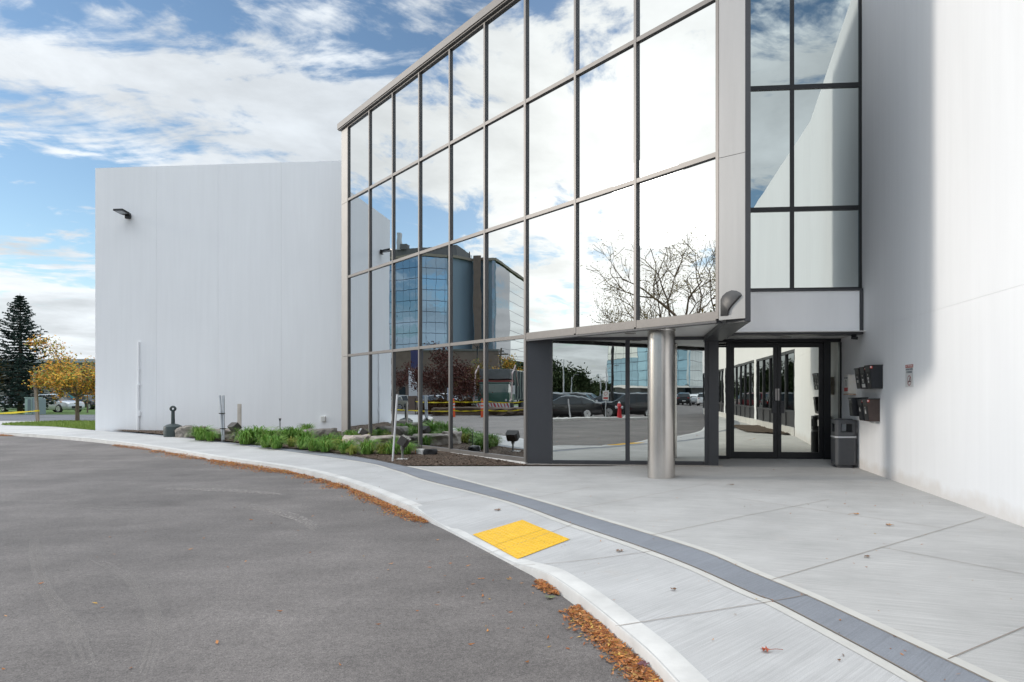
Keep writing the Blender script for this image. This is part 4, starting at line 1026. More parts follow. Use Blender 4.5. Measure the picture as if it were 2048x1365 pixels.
for _ in range(4300):
    px = rg.uniform(1158, 1316) if rg.random() < .8 else rg.uniform(1316, 1330); k = (px - 1158) / 158
    c = curb_px(min(px, 1314)); c2 = curb_px(min(px, 1314) + 1.5); d = (c2 - c).normalized(); nn = Vector((d.y, -d.x, 0)); nn = nn if nn.x < 0 else -nn
    o = abs(rg.gauss(0, .45)) * .14 + .008; q = c + nn * o
    if px > 1314: q = q + d * rg.uniform(0, .5)
    lp.append((q.x, q.y, max(0, .03 * (1 - o / .2)) * rg.random()))
asz = lambda x, y: gz(x, y) - CURB_H
chips('fallen_leaves', leaf_m, lp, asz, .016, .045, 5, 3.4, .9, label='orange fallen leaflets drifted along the foot of the kerb', cat='leaves')
# scattered leaves and twigs
sp_ = []
for _ in range(130):
    x = rg.uniform(-6, .3); y = rg.uniform(3.4, 14)
    if x < x_at(curbL, y) - .15: sp_.append((x, y, 0))
for _ in range(40):
    px = rg.uniform(950, 1200); c = curb_px(px); sp_.append((c.x - rg.uniform(.02, .7), c.y - rg.uniform(.0, .5), 0))
chips('leaf_litter', leaf_m, sp_, asz, .025, .06, 6, 4, .5, label='loose leaflets scattered over the dark driveway', cat='leaves')
sp_ = []
for _ in range(190):
    y = rg.uniform(3.4, 13.6); x = rg.uniform(x_at(curbL, y) + .2, 4.3); sp_.append((x, y, 0))
for _ in range(420):
    p = rg.choice([q for q in bandL if 3 < q.y < 20] + [q for q in walkL if 3 < q.y < 16]); k = rg.uniform(-.25, .25); sp_.append((p.x + rg.gauss(0, .012) - k * .6, p.y + k, 0)) if abs(k) < .02 else None
chips('leaf_crumbs', leaf_m, sp_, wz, .012, .035, 7, 3, .5, label='small leaf crumbs scattered on the pale pavement', cat='leaves')
def big_leaf(px, py, s, rot, m_, label, z=wz, stem=.1, lobes=7):
    p = bp(px, py, 0 if z is wz else -CURB_H); b = MB(); vs = [(0, 0, .012)]; n = lobes * 2
    for k in range(n):
        a = R(-150 + 300 * k / (n - 1)); r = s * (1 if k % 2 == 0 else .55) * (1 - .25 * abs(a) / 2.6); vs.append((r * math.cos(a), r * math.sin(a), .004 + .02 * ((k * 7) % 5) / 5))
    b.add(vs, [(0, k, k + 1) for k in range(1, n)])
    if stem: b.tube([(0, 0, .008), (-stem * .5, .012, .014), (-stem, .0, .004)], .0018, 5)
    o = b.build('maple_leaf', m_, None, loc=(p.x, p.y, z(p.x, p.y) + .004), rz=rot); tag(o, label, 'leaf', 'single leaves lying on the paving')
br_l = mat('brown_leaf', (.22, .13, .08), .8, var=.3, vscale=20); or_l = mat('orange_leaf', (.48, .22, .06), .8, var=.3, vscale=20); rd_l = mat('red_leaf', (.42, .10, .05), .8, var=.3, vscale=20); gn_l = mat('green_leaf', (.16, .18, .09), .8, var=.3, vscale=20); pu_l = mat('purple_leaf', (.14, .05, .06), .6, var=.3, vscale=20)
big_leaf(994, 1020.5, .06, 1, br_l, 'curled brown leaf on the pavement above the yellow pad', stem=0)
big_leaf(1240, 1099, .05, 2.2, br_l, 'curled brown leaf on the pavement right of the yellow pad', stem=0)
big_leaf(1346, 1182, .03, .4, br_l, 'small brown leaf in the middle of the lower pavement slab', stem=0)
big_leaf(1712, 1030, .045, .2, or_l, 'orange leaf on the plaza left of the other orange one')
big_leaf(1779, 1052, .05, 3.1, or_l, 'orange leaf on the plaza nearest the white wall', stem=.05)
big_leaf(1533, 1304, .04, 3.3, rd_l, 'red leaf with a long curved stem on the lower pavement', stem=.10)
big_leaf(1734, 1116, .035, .8, br_l, 'little brown leaf in the middle of the plaza', stem=.05)
big_leaf(1463, 971, .05, .5, br_l, 'brown leaf on the plaza between the steel column and the door')
big_leaf(1098, 1198, .055, .4, gn_l, 'grey-green leaf in the gutter below the yellow pad', asz, 0)
big_leaf(1286, 1344, .05, 1.4, pu_l, 'purple leaf on the leaf drift at the bottom kerb', lambda x, y: asz(x, y) + .03, 0)
big_leaf(1144, 1224, .035, 2.4, br_l, 'pale brown leaf at the kerb foot between two leaf drifts', asz, .03)
# bark chips
bark = mat('bark_chip', (.1, .06, .04), .95, island=[(.07, .04, .028), (.14, .09, .06), (.22, .16, .12), (.09, .055, .04), (.05, .03, .02)])
cp = []
while len(cp) < 9000:
    y = 14.05 + 10.5 * rg.random() ** 1.6; x = rg.uniform(x_at(bandL, y) + .02, x_at(bandL, y) + 5)
    if (Vector((x, y, 0)) - C0).dot(NF) > .05 or y > 22: cp.append((x, y, 0))
chips('bark_mulch', bark, cp, bedz, .02, .06, 8, 2.2, .2, label='brown bark mulch covering the planting bed', cat='mulch')
# lawn blades
lb_m = mat('lawn_blade', (.1, .2, .03), .8, island=[(.10, .17, .025), (.17, .25, .04), (.24, .31, .06), (.14, .22, .035)])
b = MB(); rg2 = random.Random(4)
for _ in range(16000):
    y = rg2.uniform(25.1, 36.8); x = rg2.uniform(x_at(walkL, y) + .02, -17.5); h = rg2.uniform(.04, .09); a = rg2.uniform(0, 6.28); w = .012; z = gz(x, y) + .01
    c, s_ = math.cos(a) * w, math.sin(a) * w; b.add([(x - c, y - s_, z), (x + c, y + s_, z), (x + rg2.uniform(-.03, .03), y + rg2.uniform(-.03, .03), z + h)], [(0, 1, 2)])
o = b.build('grass', lb_m); tag(o, 'short green lawn grass beyond the pavement at the wing corner', 'grass', kind='stuff')
# ================================================================== CARS
CARK = {
 'suv': dict(L=4.6, W=1.84, st=[(2.30, .36, .62, .66, 0), (2.22, .26, .80, .86, 0), (2.0, .22, .92, .97, 0), (1.15, .22, 1.0, 1.07, 0), (.35, .22, 1.02, 1.58, 1), (-.42, .22, 1.03, 1.66, 1), (-.50, .22, 1.03, 1.66, 1), (-1.30, .22, 1.06, 1.63, 1), (-1.38, .22, 1.06, 1.62, 1), (-1.92, .24, 1.12, 1.55, 1), (-2.22, .30, 1.08, 1.12, 0), (-2.30, .36, .80, .84, 0)], pil=[(5, 6), (7, 8)], wb=1.34, wr=.35),
 'sedan': dict(L=4.8, W=1.84, st=[(2.40, .34, .55, .58, 0), (2.32, .24, .70, .74, 0), (2.05, .20, .80, .85, 0), (1.10, .20, .90, .97, 0), (.25, .20, .92, 1.38, 1), (-.30, .20, .93, 1.44, 1), (-.38, .20, .93, 1.44, 1), (-1.05, .20, .95, 1.38, 1), (-1.12, .20, .95, 1.36, 1), (-1.60, .22, .97, 1.16, 1), (-1.95, .22, .98, 1.03, 0), (-2.35, .28, .92, .96, 0), (-2.40, .36, .70, .72, 0)], pil=[(5, 6), (7, 8)], wb=1.42, wr=.33),
}
def car_proto(kind, paint):
    K = CARK[kind]; st = K['st']; W = K['W'] / 2; wr = K['wr']
    t = empty('parked_car', (0, 0, 0))
    vs = []; n = 14
    for x, zs, zb, zt, cab in st:
        e = 1.0 if abs(x) < K['L'] / 2 - .35 else (.96 if abs(x) < K['L'] / 2 - .15 else (.86 if abs(x) < K['L'] / 2 - .02 else .76))
        w = W * e; tw = w * (.74 if cab else .86)
        half = [(w * .90, zs), (w * .985, zs + .12), (w, zs + (zb - zs) * .55), (w * .955, zb), (tw + (0 if cab else .01), zb + (zt - zb) * (.90 if cab else .6)), (tw * .82, zt - (.012 if cab else .0)), (0.0, zt + (.02 if cab else .015))]
        for y, z in half: vs.append((x, y, z))
        for y, z in half[:-1][::-1]: vs.append((x, -y, z))
        vs.append((x, 0, zs))
    n = 14; body = []; glass = []
    for i in range(len(st) - 1):
        c0, c1 = st[i][4], st[i + 1][4]; pil = any(i == a for a, b_ in K['pil'])
        for k in range(n):
            f = (i * n + k, (i + 1) * n + k, (i + 1) * n + (k + 1) % n, i * n + (k + 1) % n)
            g = False
            if k in (3, 8) and c0 and c1 and not pil: g = True
            if k in (4, 5, 6, 7) and (c0 != c1): g = True
            if k in (3, 8) and c0 != c1: g = True
            (glass if g else body).append(f)
    m = MB(); m.add(vs, body + [tuple(range(n)), tuple((len(st) - 1) * n + k for k in range(n - 1, -1, -1))]); b_ = m.build('body', paint, t, auto=38)
    m = MB(); m.add(vs, glass); m.build('windows', carglass, t, auto=30)
    for sx in (K['wb'], -K['wb']):
        for sy in (1, -1):
            T = Matrix.Translation((sx, sy * (W - .10), wr)) @ Matrix.Rotation(R(90 * -sy), 4, 'X')
            m = MB(); m.lathe([(wr + .05, -.02), (wr + .05, .085)], 24, T); m.build('wheel_arch', rubber, t)
            m = MB(); m.lathe([(wr - .02, -.10), (wr, -.08), (wr, .09), (wr - .03, .115), (wr * .70, .118)], 24, T); w_ = m.build('wheel', rubber, t)
            m = MB(); m.lathe([(wr * .70, .1185), (wr * .68, .122), (wr * .62, .119)], 24, T)
            for q in range(5): m.box((-.035, 0, .119), (.035, wr * .64, .124), T @ Matrix.Rotation(R(72 * q), 4, 'Z'))
            m.build('rim', chrome, w_)
    hx = K['L'] / 2
    for sy in (1, -1):
        m = MB(); m.box((hx - .30, sy * W * .58 - .17, st[1][2] - .16), (hx - .03, sy * W * .58 + .17, st[1][2] - .02)); m.build('headlight', mat('headlight', (.75, .77, .8), .08, .3), t, bevel=.02)
        m = MB(); m.box((-hx + .04, sy * W * .68 - .14, st[-2][2] - .22), (-hx + .22, sy * W * .68 + .14, st[-2][2] - .03)); m.build('tail_light', mat('tail_light', (.35, .012, .012), .15), t, bevel=.02)
        m = MB(); m.box((.82, sy * (W + .02) - .06, 1.0 if kind == 'suv' else .90), (.98, sy * (W + .02) + .06, 1.14 if kind == 'suv' else 1.02)); m.build('wing_mirror', paint, t, bevel=.03)
    m = MB(); m.box((hx - .05, -.45, .36), (hx + .012, .45, .58)); m.build('grille', rubber, t, bevel=.01)
    m = MB(); m.box((-hx - .012, -.24, .52), (-hx + .02, .24, .66)); m.build('number_plate', lab_w, t)
    return t
def paint(name, c, metal=.5): return mat(name, c, .28, metal, coat=.8)
P_silver = paint('paint_silver', (.58, .59, .61), .35); P_black = paint('paint_black', (.012, .013, .016)); P_white = paint('paint_white', (.72, .73, .75), .0)
P_blue = paint('paint_blue', (.015, .04, .19)); P_red = paint('paint_red', (.20, .012, .018)); P_grey = paint('paint_grey', (.10, .11, .12)); P_champ = paint('paint_champagne', (.48, .45, .38), .6); P_dblue = paint('paint_dark_blue', (.02, .03, .05))
carp = {}
def car(kind, pt, pos, rz, label, group='cars parked in the car park', z=None):
    key = (kind, pt.name)
    if key not in carp: o = carp[key] = car_proto(kind, pt)
    else: o = copy_tree(carp[key])
    if z is None: z = interp(GZ, pos.y) - CURB_H
    o.location = (pos.x, pos.y, z); o.rotation_euler.z = rz
    return tag(o, label, 'car', group)
def face(p, cx_, cy_): return math.atan2(cy_ - p.y, cx_ - p.x)
GL = 'cars parked beyond the street'
def far_px(px, py, y): p = at(px, py, y); return p
y_ = 63; car('suv', P_silver, Vector(((115 - CX) / F * y_, y_, 0)), R(-14), 'silver hatchback-shaped SUV parked behind the leaning wooden post', GL, z=-.24)
y_ = 79; car('suv', P_black, Vector(((183 - CX) / F * y_, y_, 0)), R(-25), 'black car half hidden by the wing wall, behind the orange tree', GL, z=-.36)
y_ = 67; car('sedan', P_silver, Vector(((10 - CX) / F * y_, y_, 0)), R(-20), 'silver sedan behind the spruce trunk at the left edge', GL, z=-.28)
# reflected in the slanted glass
for px, D, k, pt, a, lb in ((807, 62, 'sedan', P_champ, 205, 'pale champagne sedan reflected beside the sign pylon'), (852, 75, 'sedan', P_dblue, 190, 'dark blue sedan reflected behind the hedge under the red tree'), (872, 82, 'sedan', P_white, 200, 'white sedan reflected behind the hedge under the red tree'),
                         (888, 84, 'suv', P_white, 195, 'white SUV reflected behind the hedge beside the info sign'), (921, 80, 'sedan', P_white, 188, 'white sedan reflected left of the yellow tree'), (938, 84, 'suv', P_grey, 196, 'grey SUV reflected below the yellow tree'), (822, 92, 'suv', P_silver, 190, 'silver SUV reflected far behind the sign pylon')):
    car(k, pt, fw(px, D, 0), R(a), lb, z=-.12)
# reflected in the ground-floor glass
for px, D, k, pt, a, lb in ((1262, 45.5, 'suv', P_black, 178, 'black SUV reflected behind the red hydrant'), (1130, 43.5, 'sedan', P_black, 168, 'black sedan reflected at the left of the lower window'), (1118, 48.5, 'suv', P_black, 172, 'black wagon reflected behind the black sedan'),
                         (1163, 54, 'sedan', P_white, -80, 'white sedan reflected between the black cars'), (1140, 60, 'suv', P_dblue, 175, 'dark blue SUV reflected behind the white sedan'), (1175, 66, 'suv', P_grey, -85, 'grey SUV reflected in the gap between the parked rows'),
                         (1275, 54, 'suv', P_red, 178, 'dark red SUV reflected above the black one'), (1215, 60, 'suv', P_dblue, 175, 'dark blue SUV reflected left of the dark red one'),
                         (1352, 95, 'sedan', P_blue, -95, 'bright blue car reflected far right of the steel column'), (1368, 92, 'suv', P_black, -92, 'black SUV reflected far down the lane'), (1384, 100, 'sedan', P_silver, -95, 'silver sedan reflected far down the lane'), (1397, 104, 'sedan', P_white, -90, 'white sedan reflected near the dark pillar'), (1409, 88, 'suv', P_white, -90, 'white SUV reflected at the edge of the dark pillar')):
    car(k, pt, fr(px, D, 0), R(a), lb, z=-.10)
for px, D, k, pt, a, lb in ((-9.5, -3.0, 'suv', P_black, 8, 'black SUV mirrored in the long side windows'), (-11, -9.5, 'sedan', P_red, 4, 'dark red sedan mirrored in the long side windows'), (-9.8, -17, 'suv', P_grey, 6, 'grey SUV mirrored far along the side windows')):
    car(k, pt, Vector((px, D, 0)), R(a), lb, z=-.10)

# ================================================================== TREES
bark_m = mat('tree_bark', (.10, .075, .058), .95, color2=(.19, .15, .12), vscale=9, stretch=(2, 2, .5), bump=.6, bscale=20)
def grow(rg, p, d, ln, r, depth, tubes, tips, spread=.55, up=.12, kink=.25, ratio=.74, kids=(2, 3)):
    pts = [p]; q = p; dd = d
    segs = 3 if depth > 0 else 2
    for k in range(segs):
        dd = (dd + Vector((rg.uniform(-kink, kink), rg.uniform(-kink, kink), rg.uniform(-kink * .4, kink * .6) + up * .3))).normalized(); q = q + dd * ln / segs; pts.append(q)
        if depth <= 1: tips.append((q, dd))
    tubes.append((pts, [r * (1 - .4 * i / segs) for i in range(segs + 1)], depth))
    if depth == 0: return
    for c in range(rg.randint(*kids)):
        base = pts[-1] if c == 0 else pts[rg.randint(1, len(pts) - 1)]
        a = rg.uniform(0, 6.283); s_ = rg.uniform(.5, 1.0) * spread
        o = dd.orthogonal().normalized(); o2 = dd.cross(o); nd_ = (dd + (o * math.cos(a) + o2 * math.sin(a)) * s_ * 1.3 + Vector((0, 0, up))).normalized()
        grow(rg, base, nd_, ln * ratio * rg.uniform(.8, 1.15), r * .62, depth - 1, tubes, tips, spread, up, kink, ratio, kids)
def leaf_cards(b, rg, c, n, spread, sz):
    for _ in range(n):
        p = c + Vector((rg.gauss(0, spread), rg.gauss(0, spread), rg.gauss(0, spread * .8))); u_ = Vector((rg.gauss(0, 1), rg.gauss(0, 1), rg.gauss(0, 1))).normalized(); v_ = u_.orthogonal().normalized()
        s_ = sz * rg.uniform(.6, 1.3); b.add([p - u_ * s_ * .6, p - v_ * s_ * .4, p + u_ * s_ * .6, p + v_ * s_ * .4], [(0, 1, 2, 3)])
def leafy(name, pos, hgt, trunk_h, r, seed, depth, leaf_m_, nleaf, lsz, lspread, label, group=None, spread=.6, up=.1, ratio=.74, dirs=5, width=1.0, lean=0, z=None, kids=(2, 3), twig=.35):
    rg = random.Random(seed); z = interp(GZ, pos.y) if z is None else z
    t = empty(name, (pos.x, pos.y, z - .05), rg.uniform(0, 6), label, 'tree', group)
    tubes = []; tips = []
    top = Vector((lean, 0, trunk_h)); tubes.append(([Vector((0, 0, 0)), Vector((lean * .3, .02, trunk_h * .5)), top], [r * 1.25, r, r * .85], 9))
    l0 = (hgt - trunk_h) * .42
    for k in range(dirs):
        a = 6.283 * k / dirs + rg.uniform(-.3, .3); e = rg.uniform(.35, .9)
        d = Vector((math.cos(a) * width, math.sin(a) * width, e)).normalized()
        grow(rg, top - Vector((0, 0, rg.uniform(0, trunk_h * .12))), d, l0 * rg.uniform(.8, 1.1), r * .5, depth, tubes, tips, spread, up, .25, ratio, kids)
    grow(rg, top, Vector((0, 0, 1)), l0 * 1.15, r * .6, depth, tubes, tips, spread, up, .25, ratio, kids)
    mz = max(q.z for q, _ in tips); sc = hgt / (mz + .3)
    tb_ = MB(); 
    for pts, rad, dp in tubes: tb_.tube([p * sc if dp != 9 else p for p in pts] if False else pts, [max(x, .013 if name == 'bare_tree' else .008) for x in rad], 7 if dp > 2 else 4, cap=False)
    tr = tb_.build('trunk', mat('pale_bark', (.24, .17, .11), .9, var=.2, vscale=6) if name == 'bare_tree' else bark_m, t, smooth=True)
    if leaf_m_:
        lb = MB()
        for q, d in tips: leaf_cards(lb, rg, q, nleaf, lspread, lsz)
        lb.build('crown', leaf_m_, t)
    return t
org = mat('autumn_leaf', (.3, .2, .03), .7, island=[(.50, .19, .04), (.66, .33, .04), (.72, .44, .06), (.26, .27, .045), (.13, .20, .04), (.55, .24, .06), (.10, .16, .035)], spec=.2)
grn_y = mat('turning_leaf', (.1, .14, .03), .7, island=[(.06, .10, .02), (.11, .15, .03), (.20, .20, .035), (.36, .22, .04)], spec=.2)
redl = mat('maroon_leaf', (.08, .03, .025), .7, island=[(.055, .020, .018), (.10, .032, .025), (.15, .06, .045), (.07, .03, .022)], spec=.2)
yel = mat('mustard_leaf', (.2, .14, .03), .7, island=[(.18, .12, .03), (.28, .19, .045), (.13, .10, .025)], spec=.2)
pine = mat('pine_leaf', (.03, .05, .02), .8, island=[(.03, .055, .022), (.055, .085, .035), (.08, .105, .045)], spec=.2)
spr = mat('spruce_needle', (.03, .05, .04), .8, island=[(.02, .040, .032), (.038, .066, .054), (.06, .095, .078)], spec=.2)
twigl = mat('sparse_leaf', (.2, .15, .04), .7, island=[(.25, .19, .05), (.36, .26, .07), (.16, .14, .05)], spec=.2)

# the orange tree at the street edge: its top stands clear against the sky
p = Vector(((155 - CX) / F * 36.0, 36.0, 0))
leafy('autumn_tree', p, 3.8, 1.42, .085, 21, 3, org, 26, .10, .20, 'orange and green autumn tree on the lawn beside the wing wall', spread=.75, up=.05, ratio=.80, dirs=7, width=1.4)
p = Vector(((175 - CX) / F * 60.0, 60.0, 0)); leafy('young_tree', p, 4.2, 1.9, .05, 5, 2, grn_y, 9, .10, .22, 'thin young green tree across the street in front of the black car', spread=.6)
p = Vector(((-28 - CX) / F * 56.0, 56.0, 0)); leafy('yellow_tree', p, 4.6, 1.6, .07, 15, 3, yel, 9, .12, .22, 'yellow-leaved tree peeping in at the left edge of the frame', spread=.7)
def spruce(pos, h, r0, seed, label, z):
    rg = random.Random(seed); t = empty('spruce_tree', (pos.x, pos.y, z), 0, label, 'tree')
    m = MB(); m.tube([(0, 0, 0), (.05, 0, h * .3), (0, .03, h * .7), (0, 0, h)], [.20, .15, .08, .012], 10); m.build('trunk', bark_m, t, smooth=True)
    b = MB(); tw = MB(); nl = 40
    for i in range(nl):
        f = (i / nl); zz = 1.15 + (h - 1.25) * f ** .92; rr = r0 * (1 - f) ** .85 * rg.uniform(.80, 1.15) + .03
        nb = int(9 - 3 * f)
        for k in range(nb):
            a = 6.283 * (k + rg.random() * .7) / nb + i * .7; ln = rr * rg.uniform(.62, 1.12); droop = .32 * (1 - f) + .02
            dirv = Vector((math.cos(a), math.sin(a), 0)); sd = Vector((-dirv.y, dirv.x, 0)); pts = []
            ns = 6
            for s_ in range(ns + 1):
                q = s_ / ns; pts.append(Vector((0, 0, zz)) + dirv * ln * q + Vector((0, 0, ln * (-droop * math.sin(q * 2.2) + .16 * q * q + (.25 * f) * q))))
            tw.tube(pts, [.022 * (1 - .8 * q / ns) for q in range(ns + 1)], 4, cap=False)
            for s_ in range(1, ns + 1):
                c = pts[s_]; wdt = ln * .30 * (1.1 - s_ / ns) + .07
                for _ in range(9 if f < .7 else 7):
                    o = rg.uniform(-1, 1); tip = c + sd * o * wdt + dirv * rg.uniform(-.12, .16) + Vector((0, 0, -.10 * abs(o) * wdt + rg.uniform(-.05, .04)))
                    dd = (tip - c + dirv * .08); L_ = rg.uniform(.16, .32) * (1 - .55 * f); dd = dd.normalized() if dd.length > .01 else dirv; ww = Vector((rg.gauss(0, 1), rg.gauss(0, 1), rg.gauss(0, 1))).normalized() * .05
                    for o2 in (0, 1):
                        w2 = ww if o2 == 0 else dd.cross(ww)
                        b.add([tip - dd * L_ * .6 - w2 * .3, tip - w2, tip + dd * L_ * .5, tip + w2], [(0, 1, 2, 3)])
    tw.build('branches', bark_m, t); b.build('crown', spr, t)
p = Vector(((40 - CX) / F * 56.0, 56.0, 0)); spruce(p, 9.85, 3.0, 3, 'tall dark blue-green spruce across the street at the left edge', interp(GZ, 56))

# bare tree whose crown shows in the right-hand panes
leafy('bare_tree', fw(1362, 40, 0), 10.4, 2.6, .22, 44, 5, twigl, 6, .085, .25, 'large nearly bare tree with sparse yellow leaves reflected in the top right panes', spread=.85, up=.09, ratio=.76, dirs=6, width=.9, kids=(2, 3), z=-.1)
# reflected greenery
leafy('maroon_tree', fw(884, 55, 0), 4.9, 1.5, .10, 31, 3, redl, 22, .12, .26, 'dark maroon round tree reflected behind the hedge', spread=.8, ratio=.78, dirs=7, width=1.5, z=-.1)
leafy('mustard_tree', fw(943, 60, 0), 4.1, 1.0, .08, 32, 3, yel, 18, .11, .22, 'mustard yellow tree reflected left of the refuse truck', spread=.6, ratio=.74, dirs=6, width=.9, z=-.1)
leafy('autumn_tree', fw(1003, 70, 0), 4.9, 1.6, .08, 33, 3, org, 12, .13, .25, 'orange-green tree reflected above the refuse truck', spread=.6, width=1.1, z=-.1)
leafy('maroon_tree', fw(786, 66, 0), 4.3, 1.6, .08, 35, 3, redl, 10, .12, .22, 'sparse maroon tree reflected beside the wing wall edge', spread=.6, width=.7, z=-.1)
leafy('turning_tree', fw(975, 75, 0), 4.4, 1.6, .08, 36, 3, grn_y, 12, .13, .25, 'green turning tree reflected behind the refuse truck', spread=.6, width=1.3, z=-.1)
def pine_tree(pos, h, r, seed, label, m_=pine, n=1800, lsz=.34):
    rg = random.Random(seed); t = empty('pine_tree', (pos.x, pos.y, -.12), 0, label, 'tree', 'evergreens beyond the car park')
    m = MB(); m.tube([(0, 0, 0), (.1, 0, h * .5), (0, 0, h * .93)], [h * .022, h * .015, .03], 8); m.build('trunk', bark_m, t, smooth=True)
    b = MB(); cl = []
    for _ in range(46):
        f = rg.random() ** .8; a = rg.uniform(0, 6.28); rr = r * (1 - f * .78) * rg.uniform(.3, 1.0); cl.append((Vector((rr * math.cos(a), rr * math.sin(a), h * (.22 + .75 * f))), r * rg.uniform(.14, .26)))
    for _ in range(n):
        c, s_ = rg.choice(cl); leaf_cards(b, rg, c, 1, s_, lsz)
    b.build('crown', m_, t); return t
for i, (px, D, top, r, lb) in enumerate(((1102, 95, 724, 2.6, 'tallest pine reflected at the left edge of the lower window'), (1122, 108, 737, 2.6, 'pine reflected behind the street light'), (1150, 100, 741, 3.4, 'broad pine reflected left of the small dark cloud'), (1163, 112, 755, 2.6, 'shorter pine reflected right of the broad one'), (1113, 90, 750, 2.2, 'bushy low pine reflected under the street light'),
                                        (1180, 135, 768, 2.8, 'low pine reflected beside the lattice tower'), (1195, 140, 771, 2.6, 'low rounded pine reflected left of the glass office'), (1209, 130, 768, 2.2, 'small pine reflected against the glass office corner'), (1137, 125, 760, 3.0, 'low pine reflected between two taller ones'))):
    pine_tree(fr(px, D, 0), zat(top, D) + .1, r, 60 + i, lb)
for i, (px, D, top, r, lb) in enumerate(((1012, 130, 727, 2.4, 'dark conifer reflected right of the utility pole'), (1022, 135, 729, 2.2, 'second dark conifer reflected right of the utility pole'), (1031, 128, 735, 2.6, 'dark conifer reflected above the truck body'), (1042, 132, 733, 2.4, 'dark conifer reflected at the edge of the last bay'))):
    pine_tree(fw(px, D, 0), zat(top, D) + .1, r, 90 + i, lb)
# trees across the car park, mirrored in the side windows
for i, (x, y, h, r) in enumerate(((-34, -6, 9, 3.2), (-38, -22, 10, 3.6), (-30, -34, 8.5, 3), (-26, -48, 9, 3.4), (-44, 8, 8, 3))):
    pine_tree(Vector((x, y, 0)), h, r, 120 + i, ('bushy evergreen across the driveway, %s' % ('behind the black SUV', 'behind the dark red sedan', 'beyond the grey SUV', 'at the far end of the car park', 'near the bare tree')[i]), m_=grn_y if i in (2, 4) else pine, n=2600, lsz=.36)
# hedge
def hedge(p0, p1, h, w, m_, label, seed, n=9000, lsz=.10):
    rg = random.Random(seed); d = p1 - p0; L_ = d.length; t = empty('hedge', (p0.x, p0.y, -.12), math.atan2(d.y, d.x), label, 'hedge'); b = MB()
    for _ in range(n):
        x = rg.uniform(0, L_); hh = h * (.85 + .25 * noise.noise(Vector((x * .9, seed, 0)))); a = rg.uniform(0, math.pi); k = rg.uniform(.75, 1)
        leaf_cards(b, rg, Vector((x, w * k * math.cos(a), hh * k * math.sin(a))), 1, .05, lsz)
    b.build('foliage', m_, t); m = MB()
    for i in range(int(L_ / 1.2)): m.tube([(i * 1.2 + .5, 0, 0), (i * 1.2 + .5, 0, h * .5)], .03, 5)
    m.build('stems', bark_m, t)
hm = mat('hedge_leaf', (.1, .06, .03), .8, island=[(.10, .05, .03), (.16, .07, .04), (.20, .11, .04), (.09, .07, .03)])
hedge(fw(846, 50, 0), fw(942, 47, 0), 1.35, .7, hm, 'reddish brown hedge reflected behind the caution tape', 2, 9000, .12)
hedge(Vector((-110, 63, 0)), Vector((-66, 62, 0)), .5, .4, pine, 'low dark hedge across the street behind the utility cabinet', 3, 2500, .12) if False else None

# ================================================================== STREET THINGS, LEFT
b0 = bp(76, 843.2); s_ = b0.y / F
t = empty('wooden_post', (b0.x, b0.y, interp(GZ, b0.y)), 0, 'leaning weathered wooden post tied with yellow tape at the street edge', 'post')
m = MB(); m.add([], []); M_ = Matrix.Rotation(R(-3.3), 4, 'Y')
m.box((-.085, -.05, -.1), (.055, .05, 66 * s_), M_); m.build('post', wood_m, t, bevel=.01)
m = MB(); m.box((-.10, -.062, 64 * s_), (.045, .04, 95 * s_), M_); m.build('splice_board', mat('darker_board', (.20, .17, .15), .9, var=.2, vscale=6), t, bevel=.01)
tape = mat('caution_tape', (.80, .62, .02), .45)
def ribbon(pts, w, m_, name, label, cat='caution tape', grp='yellow caution tape strung round the works'):
    b = MB(); vs = []
    for i, p in enumerate(pts): tw = .5 + .5 * math.sin(i * .9); vs += [(p.x, p.y, p.z - w * .5 * (.45 + .55 * tw)), (p.x + .02, p.y, p.z + w * .5 * (.45 + .55 * tw))]
    b.add(vs, [(2 * i, 2 * i + 1, 2 * i + 3, 2 * i + 2) for i in range(len(pts) - 1)]); o = b.build(name, m_); return tag(o, label, cat, grp)
def strand(a, c, sag, w, label, n=20):
    return ribbon([a.lerp(c, i / n) - Vector((0, 0, sag * 4 * (i / n) * (1 - i / n))) for i in range(n + 1)], w, tape, 'caution_tape', label)
ta = at(74.5, 822, b0.y - .06)
strand(at(-140, 827.5, 37.5), ta, .10, .10, 'yellow caution tape tied to the leaning wooden post')
m = MB(); m.box((-.10, -.065, 19.5 * s_), (.07, .06, 22.5 * s_), M_); m.build('tape_knot', tape, t)
# utility cabinet
c0 = at(62, 815, 54); cw_ = (33 / F) * 54
t = empty('utility_cabinet', (c0.x, 54, interp(GZ, 54) - .05), 0, 'pale green utility cabinet across the street beside the spruce trunk', 'cabinet')
gr_ = mat('cabinet_green', (.30, .40, .36), .5, var=.1, vscale=4)
m = MB(); m.box((-.50, 0, .0), (.05, 1, 1.30)); m.build('body', gr_, t, bevel=.02)
m = MB(); m.box((-.53, -.03, 1.30), (.08, 1.03, 1.36)); m.build('lid', gr_, t, bevel=.02)
m = MB(); m.box((-.26, -.015, .12), (.0, -.005, 1.2)); m.build('door', mat('cabinet_dark', (.14, .18, .19), .5), t)
m = MB(); m.box((.052, .04, .0), (.38, .96, 1.24)); m.build('side_unit', mat('cabinet_grey', (.22, .27, .30), .5), t, bevel=.02)
